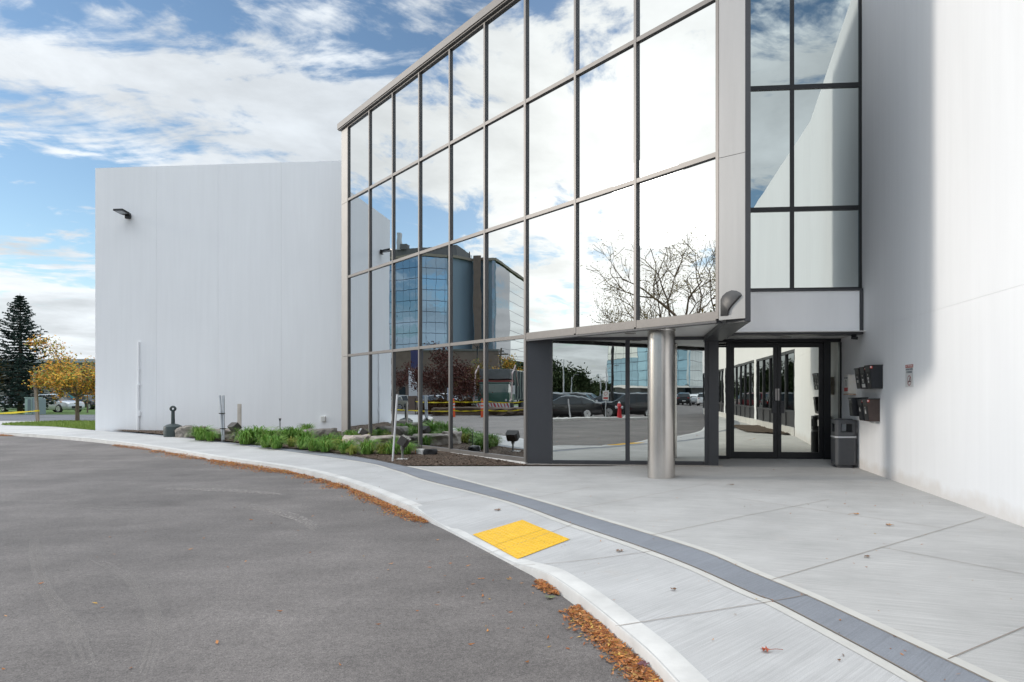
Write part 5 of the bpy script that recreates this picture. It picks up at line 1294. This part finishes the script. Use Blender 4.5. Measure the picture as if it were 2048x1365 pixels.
# low building with a teal front, beyond the cars
t = empty('shop_building', (-78, 98, -.5), R(-6), 'low grey and teal commercial building behind the parked cars', 'building')
m = MB(); m.box((-60, 0, 0), (20, 20, 6.4)); m.build('wall', mat('grey_render', (.26, .26, .25), .9, var=.1, vscale=.5), t)
m = MB(); m.box((-2, -.15, 0), (16, -.001, 3.8)); m.build('teal_front', mat('teal_cladding', (.05, .24, .30), .5, var=.1, vscale=1), t)
m = MB(); m.box((-60.3, -.4, 6.4), (20.3, 20.3, 6.9)); m.build('roof_edge', mat('roof_grey', (.34, .36, .39), .7), t)
for i in range(8):
    m = MB(); m.box((-56 + i * 6.4, -.06, 1.0), (-53 + i * 6.4, -.002, 3.0)); m.build('window', carglass, t)
for i in range(3):
    m = MB(); m.box((.5 + i * 5.2, -.2, .1), (3.4 + i * 5.2, -.152, 2.6)); m.build('shop_window', carglass, t)
# distant tree line so that the horizon is not empty
for i, (x, y, h) in enumerate(((-172, 130, 8), (-150, 128, 7), (-118, 132, 9), (-100, 130, 7.5), (-190, 140, 9), (-134, 135, 8))):
    rg = random.Random(i); tt = empty('distant_tree', (x, y, -.4), 0, ['low dark distant tree at the far left of the horizon', 'broad distant tree seen between spruce and orange tree', 'tallest distant tree behind the silver SUV', 'distant tree over the teal shop front', 'distant tree hidden mostly by the spruce', 'rounded distant tree over the grey building roof'][i], 'tree', 'distant trees on the horizon')
    b = MB(); cl = [(Vector((rg.gauss(0, h * .35), rg.gauss(0, h * .3), h * rg.uniform(.3, .9))), h * .13) for _ in range(18)]
    for _ in range(900): c, q = rg.choice(cl); leaf_cards(b, rg, c, 1, q, .55)
    b.build('crown', grn_y, tt); m = MB(); m.tube([(0, 0, 0), (0, 0, h * .6)], .2, 6); m.build('trunk', bark_m, tt)

# ================================================================== THE WORLD IN THE MIRRORS
def tower_glass(name, base, fh, fwid, rough=.03):
    def ex(nt, b, tc, src):
        N = nt.nodes; L = nt.links
        sp = N.new('ShaderNodeSeparateXYZ'); L.new(tc.outputs['UV'], sp.inputs[0])
        def line(o, per, w):
            m1 = N.new('ShaderNodeMath'); m1.operation = 'DIVIDE'; L.new(o, m1.inputs[0]); m1.inputs[1].default_value = per
            m2 = N.new('ShaderNodeMath'); m2.operation = 'FRACT'; L.new(m1.outputs[0], m2.inputs[0])
            m3 = N.new('ShaderNodeMath'); m3.operation = 'LESS_THAN'; L.new(m2.outputs[0], m3.inputs[0]); m3.inputs[1].default_value = w; return m3.outputs[0]
        mxn = N.new('ShaderNodeMath'); mxn.operation = 'MAXIMUM'; L.new(line(sp.outputs[1], fh, .07), mxn.inputs[0]); L.new(line(sp.outputs[0], fwid, .04), mxn.inputs[1])
        mx = N.new('ShaderNodeMix'); mx.data_type = 'RGBA'; L.new(mxn.outputs[0], mx.inputs[0]); mx.inputs[6].default_value = (*base, 1); mx.inputs[7].default_value = (base[0] * .35, base[1] * .35, base[2] * .38, 1); L.new(mx.outputs[2], b.inputs['Base Color'])
        n = N.new('ShaderNodeTexNoise'); n.inputs['Scale'].default_value = .35; L.new(tc.outputs['Object'], n.inputs['Vector'])
        bp_ = N.new('ShaderNodeBump'); bp_.inputs['Strength'].default_value = .035; bp_.inputs['Distance'].default_value = .3; L.new(n.outputs[0], bp_.inputs['Height']); L.new(bp_.outputs[0], b.inputs['Normal'])
    return mat(name, base, rough, 1.0, extra=ex)
def facet(t, name, A, B, z0, z1, m_, th=.6, inward=None):
    """one flat facade of a tower, real thickness, UV in metres"""
    d = (B - A); L_ = d.length; d.normalize(); n = Vector((d.y, -d.x, 0))
    if inward is not None and n.dot(inward) > 0: n = -n
    a, b_, c, e = A, B, B - n * th, A - n * th
    me = bpy.data.meshes.new(name); vs = [(q.x, q.y, z) for z in (z0, z1) for q in (a, b_, c, e)]
    me.from_pydata(vs, [], [(0, 1, 5, 4), (1, 2, 6, 5), (2, 3, 7, 6), (3, 0, 4, 7), (4, 5, 6, 7), (3, 2, 1, 0)]); uv = me.uv_layers.new(name='uv')
    co = {0: (0, z0), 1: (L_, z0), 5: (L_, z1), 4: (0, z1)}
    for p in me.polygons:
        for li in p.loop_indices:
            vi = me.loops[li].vertex_index; uv.data[li].uv = co.get(vi, (0.5, z0 + .9)) if p.index == 0 else (.9, .9 + .1)
    me.materials.append(m_); o = bpy.data.objects.new(name, me); COL.objects.link(o); o.parent = t; return o
gA = tower_glass('tower_glass_blue', (.38, .49, .58), 2.85, 2.4); gB = mat('tower_glass_dark', (.23, .30, .37), .25); gC = tower_glass('tower_glass_clear', (.78, .82, .82), 2.85, 400)
brick = mat('brown_brick', (.20, .145, .12), .9, var=.12, vscale=.6)
greyc = mat('grey_concrete', (.17, .165, .16), .9, var=.08, vscale=.3)
t = empty('office_tower', (0, 0, 0), 0, 'tall blue mirror-glass office tower with curved front reflected in the left bays', 'building')
cen = fw(900, 260, 0); cen.z = 0
V = [fw(742, 196, 0), fw(784, 183, 0), fw(840, 177.5, 0), fw(901, 180, 0), fw(946, 186, 0), fw(985, 183, 0), fw(1054, 222, 0)]
for i in range(6):
    m_ = [gA, gA, gA, gB, gB, gC][i]; facet(t, 'glass_wall', V[i], V[i + 1], 11, 37.2, m_, .6, inward=cen - V[i])
a = fw(947, 182.5, 0); c = fw(962, 182.5, 0); a2 = fw(962, 189, 0); a3 = fw(947, 189, 0)
m = MB(); m.prism([(q.x, q.y) for q in (a, c, a2, a3)], 8, 38.2); m.build('brick_pilaster', brick, t)
core = [fw(742, 197.5, 0), fw(784, 185, 0), fw(840, 179.5, 0), fw(901, 182, 0), fw(946, 188, 0), fw(985, 185.5, 0), fw(1053.5, 224, 0), fw(1000, 262, 0), fw(760, 240, 0)]
m = MB(); m.prism([(q.x, q.y) for q in core], 0, 37.0); m.build('core', greyc, t)
m = MB()
for i in range(6):
    A = V[i]; B = V[i + 1]; d = (B - A).normalized(); n = Vector((d.y, -d.x, 0)); n = -n if n.dot(cen - A) > 0 else n
    A2 = A + n * .5; B2 = B + n * .5; m.prism([(A2.x, A2.y), (B2.x, B2.y), (B.x - n.x * .8, B.y - n.y * .8), (A.x - n.x * .8, A.y - n.y * .8)], 37.22 + i * .01, 37.9 + i * .01)
m.build('parapet', mat('parapet_beige', (.32, .27, .22), .8), t)
ph = [fw(760, 200, 0), fw(912, 192, 0), fw(940, 205, 0), fw(940, 240, 0), fw(770, 236, 0)]
m = MB(); m.prism([(q.x, q.y) for q in ph], 37, 43.2); m.build('penthouse', greyc, t)
q = fw(801, 198, 0); m = MB(); m.box((q.x - .5, q.y - .5, 43), (q.x + .5, q.y + .5, 48)); m.build('vent_stack', mat('vent_white', (.6, .6, .6), .6), t)
q = fw(812, 198, 0); m = MB(); m.box((q.x - 1.2, q.y - 1, 43), (q.x + 1.2, q.y + 1, 44.6)); m.build('roof_unit', greyc, t)
for px, zt in ((790, 46), (939, 42), (941.5, 41)):
    q = fw(px, 196, 0); m = MB(); m.tube([(q.x, q.y, 36.9), (q.x, q.y, zt)], .13, 6); m.build('antenna', blackm, t)
# brick podium with an arch, in front of the tower
pd = empty('brick_podium', (0, 0, 0), 0, 'brown brick arcade building with one wide arch reflected at the tower foot', 'building')
A = fw(788, 152, 0); B = fw(992, 152, 0); d = (B - A); L_ = d.length; d.normalize(); n = Vector((d.y, -d.x, 0)); n = -n if n.dot(cen - A) > 0 else n
MP = Matrix(((d.x, 0, n.x, A.x), (d.y, 0, n.y, A.y), (0, 1, 0, 0), (0, 0, 0, 1)))   # (along, up, out)
x0 = L_ * (932 - 788) / 204; x1 = L_ * (984 - 788) / 204; zt = 10.9
m = MB(MP); m.box((0, 0, -1), (L_ * .20, zt, 0)); m.box((L_ * .20, 5.2, -1), (L_ * .26, zt, 0)); m.box((L_ * .26, 0, -1), (x0, zt, 0)); m.box((x1, 0, -1), (L_, zt, 0))
na = 14; cxm = (x0 + x1) / 2; ra = (x1 - x0) / 2
for k in range(na):
    u0 = -1 + 2 * k / na; u1 = -1 + 2 * (k + 1) / na; f = lambda u: 4.3 + 1.9 * math.sqrt(max(0, 1 - u * u))
    a0, a1 = cxm + u0 * ra, cxm + u1 * ra
    m.add([(a0, f(u0), 0), (a1, f(u1), 0), (a1, zt, 0), (a0, zt, 0), (a0, f(u0), -1), (a1, f(u1), -1), (a1, zt, -1), (a0, zt, -1)], [(0, 1, 2, 3), (7, 6, 5, 4), (0, 4, 5, 1), (2, 6, 7, 3)])
m.build('arcade_wall', brick, pd)
m = MB(MP); m.box((.5, 0, -7), (L_ - .5, 10.2, -6)); m.build('back_wall', gA, pd)
m = MB(MP); m.box((0, 10.9, -6), (L_, 11.3, .15)); m.build('roof', greyc, pd)
# low brown building beside the wing wall in the mirror
lbp = empty('brown_shop', (0, 0, 0), 0, 'low brown building with dark windows reflected behind the sign pylon', 'building')
A = fw(752, 92, 0); B = fw(836, 88, 0); d = (B - A); L2 = d.length; d.normalize(); n = Vector((d.y, -d.x, 0)); n = -n if n.dot(cen - A) > 0 else n
MQ = Matrix(((d.x, 0, n.x, A.x), (d.y, 0, n.y, A.y), (0, 1, 0, -.1), (0, 0, 0, 1)))
m = MB(MQ); m.box((0, 0, -12), (L2, 4.3, 0)); m.build('wall', brick, lbp)
m = MB(MQ); m.box((-.2, 4.3, -12), (L2 + .2, 4.75, .4)); m.build('fascia_board', mat('fascia_brown', (.2, .16, .14), .8), lbp)
for k in range(4):
    m = MB(MQ); m.box((L2 * (.06 + .24 * k), .25, .001), (L2 * (.20 + .24 * k), 2.4, .06)); m.build('window', carglass, lbp)
# sign pylon
q = fw(829.5, 60, -.1); t = empty('sign_pylon', (q.x, q.y, -.1), math.atan2(-q.y + 11, -q.x + 12) + R(90), 'tall white and navy blank sign pylon reflected left of the maroon tree', 'sign')
m = MB(); m.box((-.10, -.2, 0), (.62, .2, 3.75)); m.build('lower_panel', P_white, t); m = MB(); m.box((-.42, -.26, 3.76), (.42, .26, 5.35)); m.build('upper_panel', mat('navy_panel', (.04, .045, .13), .5), t)
m = MB(); m.box((-.14, -.25, -.3), (.66, .25, 1.35)); m.build('base', brick, t)
q = fw(895.5, 48, -.1); t = empty('info_sign', (q.x, q.y, -.1), math.atan2(-q.y + 11, -q.x + 12) + R(90), 'plain pale blue info sign reflected on the hedge', 'sign')
m = MB(); m.box((-.24, -.02, 1.15), (.24, .02, 2.0)); m.build('panel', mat('pale_sign', (.38, .42, .52), .5), t); m = MB(); m.tube([(0, .04, -.1), (0, .04, 1.9)], .03, 8); m.build('pole', galv, t)
# cones and delineator posts
orange = mat('cone_orange', (.75, .10, .03), .5); refl = mat('reflective_band', (.6, .6, .6), .4)
q = fw(851, 50, -.1); t = empty('traffic_cone', (q.x, q.y, -.1), 0, 'orange traffic cone reflected by the maroon tree', 'cone', 'traffic cones by the works')
m = MB(); m.box((-.2, -.2, 0), (.2, .2, .04)); m.build('base', orange, t, bevel=.01); m = MB(); m.lathe([(.15, .04), (.025, .78)], 20); m.build('cone', orange, t, auto=40); m = MB(); m.lathe([(.092, .36), (.061, .54)], 20); m.build('band', refl, t, auto=40)
t2 = copy_tree(t); q = fw(914.5, 50, -.1); t2.location = (q.x, q.y, -.1); t2['label'] = 'orange traffic cone reflected just right of the nearest delineator'
def delineator(px, D, label, first=[None]):
    q = fw(px, D, -.1)
    if first[0] is None:
        t = empty('delineator_post', (0, 0, 0)); m = MB(); m.prism([(.33 * math.cos(R(45 * k + 22)), .33 * math.sin(R(45 * k + 22))) for k in range(8)], 0, .07); m.build('base', rubber, t, bevel=.01)
        m = MB(); m.lathe([(.10, .07), (.085, .95), (.05, 1.16), (.035, 1.17)], 16); m.build('post', orange, t, auto=40)
        for z in (.68, .88): m = MB(); m.lathe([(.0935, z), (.0915, z + .10)], 16); m.build('band', refl, t, auto=40)
        m = MB(); m.lathe([(.03, 1.17), (.045, 1.20), (.045, 1.25), (.02, 1.28)], 12); m.build('handle', orange, t, auto=40); first[0] = t
    else: t = copy_tree(first[0])
    t.location = (q.x, q.y, -.1); return tag(t, label, 'delineator', 'orange delineator posts holding the tape')
delineator(909, 42, 'orange delineator post reflected under the info sign'); delineator(965, 42, 'orange delineator post reflected in front of the refuse truck'); delineator(1048, 42, 'orange delineator post reflected beside the dark pier')
for a, c, z0, z1, sg, lb in ((828, 909, .95, 1.0, .05, 'upper caution tape left of the first delineator'), (909, 965, 1.0, 1.0, .06, 'upper caution tape between the first two delineators'), (965, 1048, 1.0, 1.0, .10, 'upper caution tape in front of the refuse truck'),
                        (780, 909, .45, .42, .05, 'lower caution tape left of the first delineator'), (909, 965, .42, .45, .04, 'lower caution tape between the first two delineators'), (965, 1048, .45, .5, .08, 'lower caution tape in front of the refuse truck')):
    strand(fw(a, 44 if a < 900 else 41.9, z0), fw(c, 41.9, z1), sg, .075, lb)
q = fw(828, 44, -.1); m = MB(); m.tube([(0, 0, 0), (0, 0, 1.25)], .03, 6); o = m.build('tape_stake', rubber, None, loc=q); tag(o, 'thin dark stake reflected at the left end of the caution tape', 'stake')
for px, h_, w_ in ((925, .45, 2.6), (1012, .42, 2.0)):
    q = fw(px, 46, -.1); rock('dirt_pile', q, (w_, 1.2, h_), px, mulch_m, 'brown dirt pile reflected in front of the %s' % ('hedge' if px < 1000 else 'refuse truck'), 'dirt pile', 'dirt piles at the works', flat=1)
# refuse truck
q = fw(986, 56, -.1); t = empty('refuse_truck', (q.x, q.y, -.1), math.atan2(11 - q.y, 12 - q.x) + R(14), 'green and grey front-loading refuse truck with hazard-striped bumper reflected behind the tape', 'truck')
tg = mat('truck_green', (.015, .075, .055), .4, coat=.5); tgr = mat('truck_grey', (.13, .14, .14), .5, .3, var=.2, vscale=3); tred = mat('truck_red', (.20, .04, .035), .5)
m = MB(); m.box((-7.5, -1.22, 1.0), (-1.9, 1.22, 3.55)); m.build('body', mat('truck_body', (.10, .13, .12), .5, .2, var=.15, vscale=2), t, bevel=.06)
for k in range(5):
    m = MB(); m.box((-7.2 + k * 1.15, 1.22, 1.1), (-7.05 + k * 1.15, 1.32, 3.5)); m.box((-7.2 + k * 1.15, -1.32, 1.1), (-7.05 + k * 1.15, -1.22, 3.5)); m.build('rib', tgr, t)
m = MB(); m.box((-1.85, -1.18, .75), (0.0, 1.18, 1.62)); m.box((-1.85, -1.15, 2.35), (-.05, 1.15, 2.5)); cab = m.build('cab', tg, t, bevel=.04)
m = MB(); m.box((-1.8, -1.10, 1.6), (-.06, 1.10, 2.36)); m.build('windscreen', mat('truck_glass', (.10, .14, .13), .1, coat=1), t, bevel=.05)
m = MB(); m.box((-1.7, -1.2, 2.5), (-.1, 1.2, 2.66)); m.build('red_roof_beam', tred, t)
m = MB(); m.box((-2.3, -1.15, 2.75), (-.5, 1.15, 3.6)); m.build('hopper_guard', tgr, t, bevel=.03)
m = MB(); m.box((-.02, -1.25, .42), (.10, 1.25, .78)); bmp = m.build('bumper', refl, t)
for k in range(9):
    y0 = -1.2 + k * .27; m = MB(); m.add([(.102, y0, .43), (.102, y0 + .12, .43), (.102, y0 + .26, .77), (.102, y0 + .14, .77), (.106, y0, .43), (.106, y0 + .12, .43), (.106, y0 + .26, .77), (.106, y0 + .14, .77)], [(4, 5, 6, 7), (3, 2, 1, 0), (0, 1, 5, 4), (2, 3, 7, 6)]); m.build('hazard_stripe', red_s, bmp)
for sy in (1, -1):
    m = MB(); m.lathe([(.10, 0), (.10, .05)], 14, Matrix.Translation((.0, sy * .9, 1.0)) @ Matrix.Rotation(R(90), 4, 'Y')); m.build('headlight', mat('headlight', (.75, .77, .8)), t)
    m = MB(); m.tube([(-2.4, sy * 1.42, 2.2), (-1.2, sy * 1.42, 3.9), (-.1, sy * 1.42, 3.2), (.25, sy * 1.42, 1.1), (.9, sy * 1.42, .9)], .06, 8); m.build('lift_arm', mat('arm_red_white', (.45, .25, .22), .5, color2=(.6, .55, .52), vscale=2), t)
    m = MB(); m.box((-.35, sy * 1.5 - .09, 1.5), (-.25, sy * 1.5 + .09, 2.2)); m.build('mirror', lab_w, t)
    for wx in (-1.1, -5.2, -6.4):
        m = MB(); m.lathe([(.40, -.14), (.50, -.10), (.50, .12), (.42, .15)], 20, Matrix.Translation((wx, sy * 1.05, .5)) @ Matrix.Rotation(R(-90 * sy), 4, 'X')); m.build('wheel', rubber, t, auto=40)
# lights and poles
def street_light(pos, h, arm, rot, label, double=False, r=.07, m_=galv):
    t = empty('street_light', (pos.x, pos.y, -.1), rot, label, 'street light', 'street lights round the car parks')
    m = MB(); m.tube([(0, 0, 0), (0, 0, h)], [r * 1.5, r], 8); m.build('pole', m_, t)
    for s in ((1, -1) if double else (1,)):
        m = MB(); m.tube([(0, 0, h - .4), (s * arm * .5, 0, h + .15), (s * arm, 0, h + .25)], r * .45, 6); m.build('arm', m_, t)
        m = MB(); m.box((s * arm - .15, -.10, h + .19), (s * arm + .35, .10, h + .28)); m.build('lamp_head', tgr, t, bevel=.03)
street_light(fw(957, 95, 0), zat(692, 95) + .1, 1.1, R(60), 'dark double-headed lot light reflected above the mustard tree', True, .10, blackm)
street_light(fw(925, 140, 0), zat(660, 140) * .6, 1.1, R(60), 'distant lot light reflected in front of the podium', True, .08) if False else None
street_light(fr(1127, 75, 0), zat(721, 75) + .1, 1.6, R(200), 'pale street light reflected by the tallest pine', False, .06)
street_light(fr(1211.5, 80, 0), zat(735, 80) + .1, 1.4, R(20), 'pale street light reflected left of the glass office', False, .06)
street_light(fr(1201, 110, 0), zat(757, 110) + .1, 1.4, R(10), 'short distant street light reflected beside the lattice tower', False, .09)
street_light(fr(1143, 66, 0), 3.2, .4, R(10), 'short bare lamp post reflected among the pines', False, .05)
street_light(fr(1225, 58, 0), zat(680, 58) + 1.5, 1.4, R(5), 'dark tall lot light reflected in front of the glass office', False, .10, blackm)
q = fw(997, 100, -.1); t = empty('utility_pole', (q.x, q.y, -.1), math.atan2(11 - q.y, 12 - q.x) + R(90), 'brown wooden utility pole with crossarm reflected right of the tower', 'utility pole')
m = MB(); m.tube([(0, 0, 0), (0, 0, zat(697, 100) + .1)], [.18, .12], 8); m.build('pole', bark_m, t); m = MB(); m.box((-1.0, -.08, 7.2), (1.0, .08, 7.4)); m.build('crossarm', bark_m, t)
q2 = fw(1140, 62, 0)
for i, (ya, yb) in enumerate(((684, 660), (697, 688), (703, 712))):
    A = fw(997 if i else 990, 100, zat(ya, 100)); B = fw(1064, 78, zat(yb, 78)); m = MB(); m.tube([A.lerp(B, k / 14) - Vector((0, 0, 1.2 * (k / 14) * (1 - k / 14) * 4 * .4)) for k in range(15)], .022, 4); o = m.build('power_line', blackm); tag(o, ('highest', 'middle', 'lowest')[i] + ' of three thin power lines reflected beside the utility pole', 'power line', 'power lines by the utility pole')
# lattice tower far away
q = fr(1194, 300, 0); t = empty('pylon', (q.x, q.y, 0), 0, 'faint lattice power pylon reflected under the small dark cloud', 'pylon'); m = MB(); hp = zat(749, 300)
for sx in (-1, 1): 
    for sy in (-1, 1): m.tube([(sx * 1.6, sy * 1.6, 0), (sx * .4, sy * .4, hp)], .09, 4)
for k in range(6):
    z0 = hp * k / 6; z1 = hp * (k + 1) / 6; w0 = 1.6 - 1.2 * k / 6; w1 = 1.6 - 1.2 * (k + 1) / 6
    for sy in (-1, 1): m.tube([(-w0, sy * w0, z0), (w1, sy * w1, z1)], .06, 4); m.tube([(w0, sy * w0, z0), (-w1, sy * w1, z1)], .06, 4)
m.build('frame', galv, t); m = MB(); m.tube([(-3, 0, hp * .85), (3, 0, hp * .85)], .08, 4); m.tube([(-2.2, 0, hp * .95), (2.2, 0, hp * .95)], .08, 4); m.build('crossarm', galv, t)

# island with kerb, hydrant and sign, reflected in the ground-floor glass
isl = catmull([tuple(fr(px, D, 0)[:2]) for px, D in ((1040, 36), (1105, 38.5), (1170, 40.5), (1250, 41.5), (1300, 41.8))], 10)
w2 = catmull([tuple(fr(px, D, 0)[:2]) for px, D in ((1040, 38), (1105, 40.5), (1170, 42), (1250, 42.8), (1300, 43.0))], 10)
vs = [(p.x, p.y, z) for z in (-.10, .04) for p in isl + w2[::-1]]; nI = len(isl) * 2
m = MB(); m.prism([(p.x, p.y) for p in isl + w2[::-1]], -.11, .035); struct(m.build('kerb_island', conc_curb))
q = fr(1238, 41.9, .035); t = empty('fire_hydrant', (q.x, q.y, .035), R(90), 'red fire hydrant with grey caps reflected in front of the black SUV', 'hydrant')
hr = mat('hydrant_red', (.50, .02, .03), .4); m = MB(); m.lathe([(.16, 0), (.16, .05), (.12, .06), (.12, .62), (.155, .64), (.155, .70), (.125, .74), (.10, .82), (.04, .88)], 20); m.build('barrel', hr, t, auto=40)
m = MB(); m.lathe([(.10, .80), (.085, .86), (.04, .905), (.04, .95)], 16); m.build('bonnet', galv, t, auto=40)
for s in (1, -1): m = MB(); m.lathe([(.07, .10), (.07, .21), (.085, .21), (.085, .24)], 14, Matrix.Translation((0, 0, .60)) @ Matrix.Rotation(R(90 * s), 4, 'X')); m.build('outlet_cap', galv, t, auto=40)
q = fr(1212, 41.6, .035); t = empty('lane_sign', (q.x, q.y, .035), math.atan2(14.3 - q.y, 2 - q.x) + R(90), 'white sign on a thin pole reflected left of the red hydrant', 'sign')
m = MB(); m.tube([(0, .02, 0), (0, .02, 1.65)], .025, 8); m.build('pole', galv, t); m = MB(); m.box((-.19, -.012, 1.0), (.19, .0, 1.62)); s = m.build('panel', lab_w, t)
m = MB()
for k in range(24):
    a0 = R(15 * k); a1 = R(15 * k + 15); m.add([(.11 * math.cos(a0), -.014, 1.45 + .11 * math.sin(a0)), (.11 * math.cos(a1), -.014, 1.45 + .11 * math.sin(a1)), (.085 * math.cos(a1), -.014, 1.45 + .085 * math.sin(a1)), (.085 * math.cos(a0), -.014, 1.45 + .085 * math.sin(a0))], [(0, 1, 2, 3)])
m.build('ring', red_s, s); m = MB(); m.box((-.15, -.0145, 1.08), (.15, -.0125, 1.22)); m.build('red_strip', red_s, s)
q = fr(1141, 40.6, .035); t = empty('leaning_stake', (q.x, q.y, .035), 0, 'short leaning white post reflected in front of the black sedan', 'post'); m = MB(); m.tube([(0, 0, 0), (-.12, 0, 1.1)], .045, 8); m.build('post', galv, t)
# parking lines
lines = MB()
for px, D0, D1, px1 in ((1172, 43.2, 50, 1190), (1110, 43, 50, 1120), (1240, 43.5, 52, 1255)):
    A = fr(px, D0, -.092); B = fr(px1, D1, -.092); d = (B - A).normalized(); nn = Vector((-d.y, d.x, 0)) * .06; lines.add([A - nn, A + nn, B + nn, B - nn], [(0, 1, 2, 3)])
o = struct(lines.build('parking_lines', mat('line_paint', (.6, .6, .58), .7, var=.2, vscale=5)))
# glass office across the lot
t = empty('glass_office', (0, 0, 0), 0, 'blue glass office with stepped bright facets reflected behind the steel column', 'building')
o1 = tower_glass('office_glass_blue', (.30, .48, .58), 2.2, 2.6); o2 = tower_glass('office_glass_light', (.62, .68, .68), 2.2, 2.6)
cen2 = fr(1320, 230, 0)
W = [fr(1214, 172, 0), fr(1276, 158, 0), fr(1296, 156, 0), fr(1377, 150, 0), fr(1440, 178, 0)]
WW = [(W[0], W[1], o1, zat(716, 160)), (W[1], W[2], o1, 17), (W[2], W[3], o1, 17), (W[3], W[4], o2, 17)]
for A, B, m_, zt_ in WW: facet(t, 'glass_wall', A, B, 3.2, zt_, m_, .5, inward=cen2 - A)
facet(t, 'glass_wall', fr(1216, 168, 0), fr(1278, 161, 0), zat(716, 160) + .1, 18, o2, .5, inward=cen2 - W[0])
m = MB(); m.prism([(q.x, q.y) for q in [fr(1216, 176, 0), fr(1277, 164, 0), fr(1377, 153, 0), fr(1438, 181, 0), fr(1430, 230, 0), fr(1225, 230, 0)]], -.1, 17); m.build('core', greyc, t)
for A, B, _, _ in WW:
    d = (B - A).normalized(); n = Vector((d.y, -d.x, 0)); n = -n if n.dot(cen2 - A) > 0 else n; m = MB(); m.prism([(v.x, v.y) for v in (A + n * .2, B + n * .2, B - n * .3, A - n * .3)], 2.7, 3.18); m.build('white_band', lab_w, t)
    m = MB(); m.prism([(v.x, v.y) for v in (A - n * 1.0, B - n * 1.0, B - n * 1.4, A - n * 1.4)], 0, 2.68); m.build('ground_floor_glass', carglass, t)
# building across the road, mirrored in the side windows
bpy.context.view_layer.update()
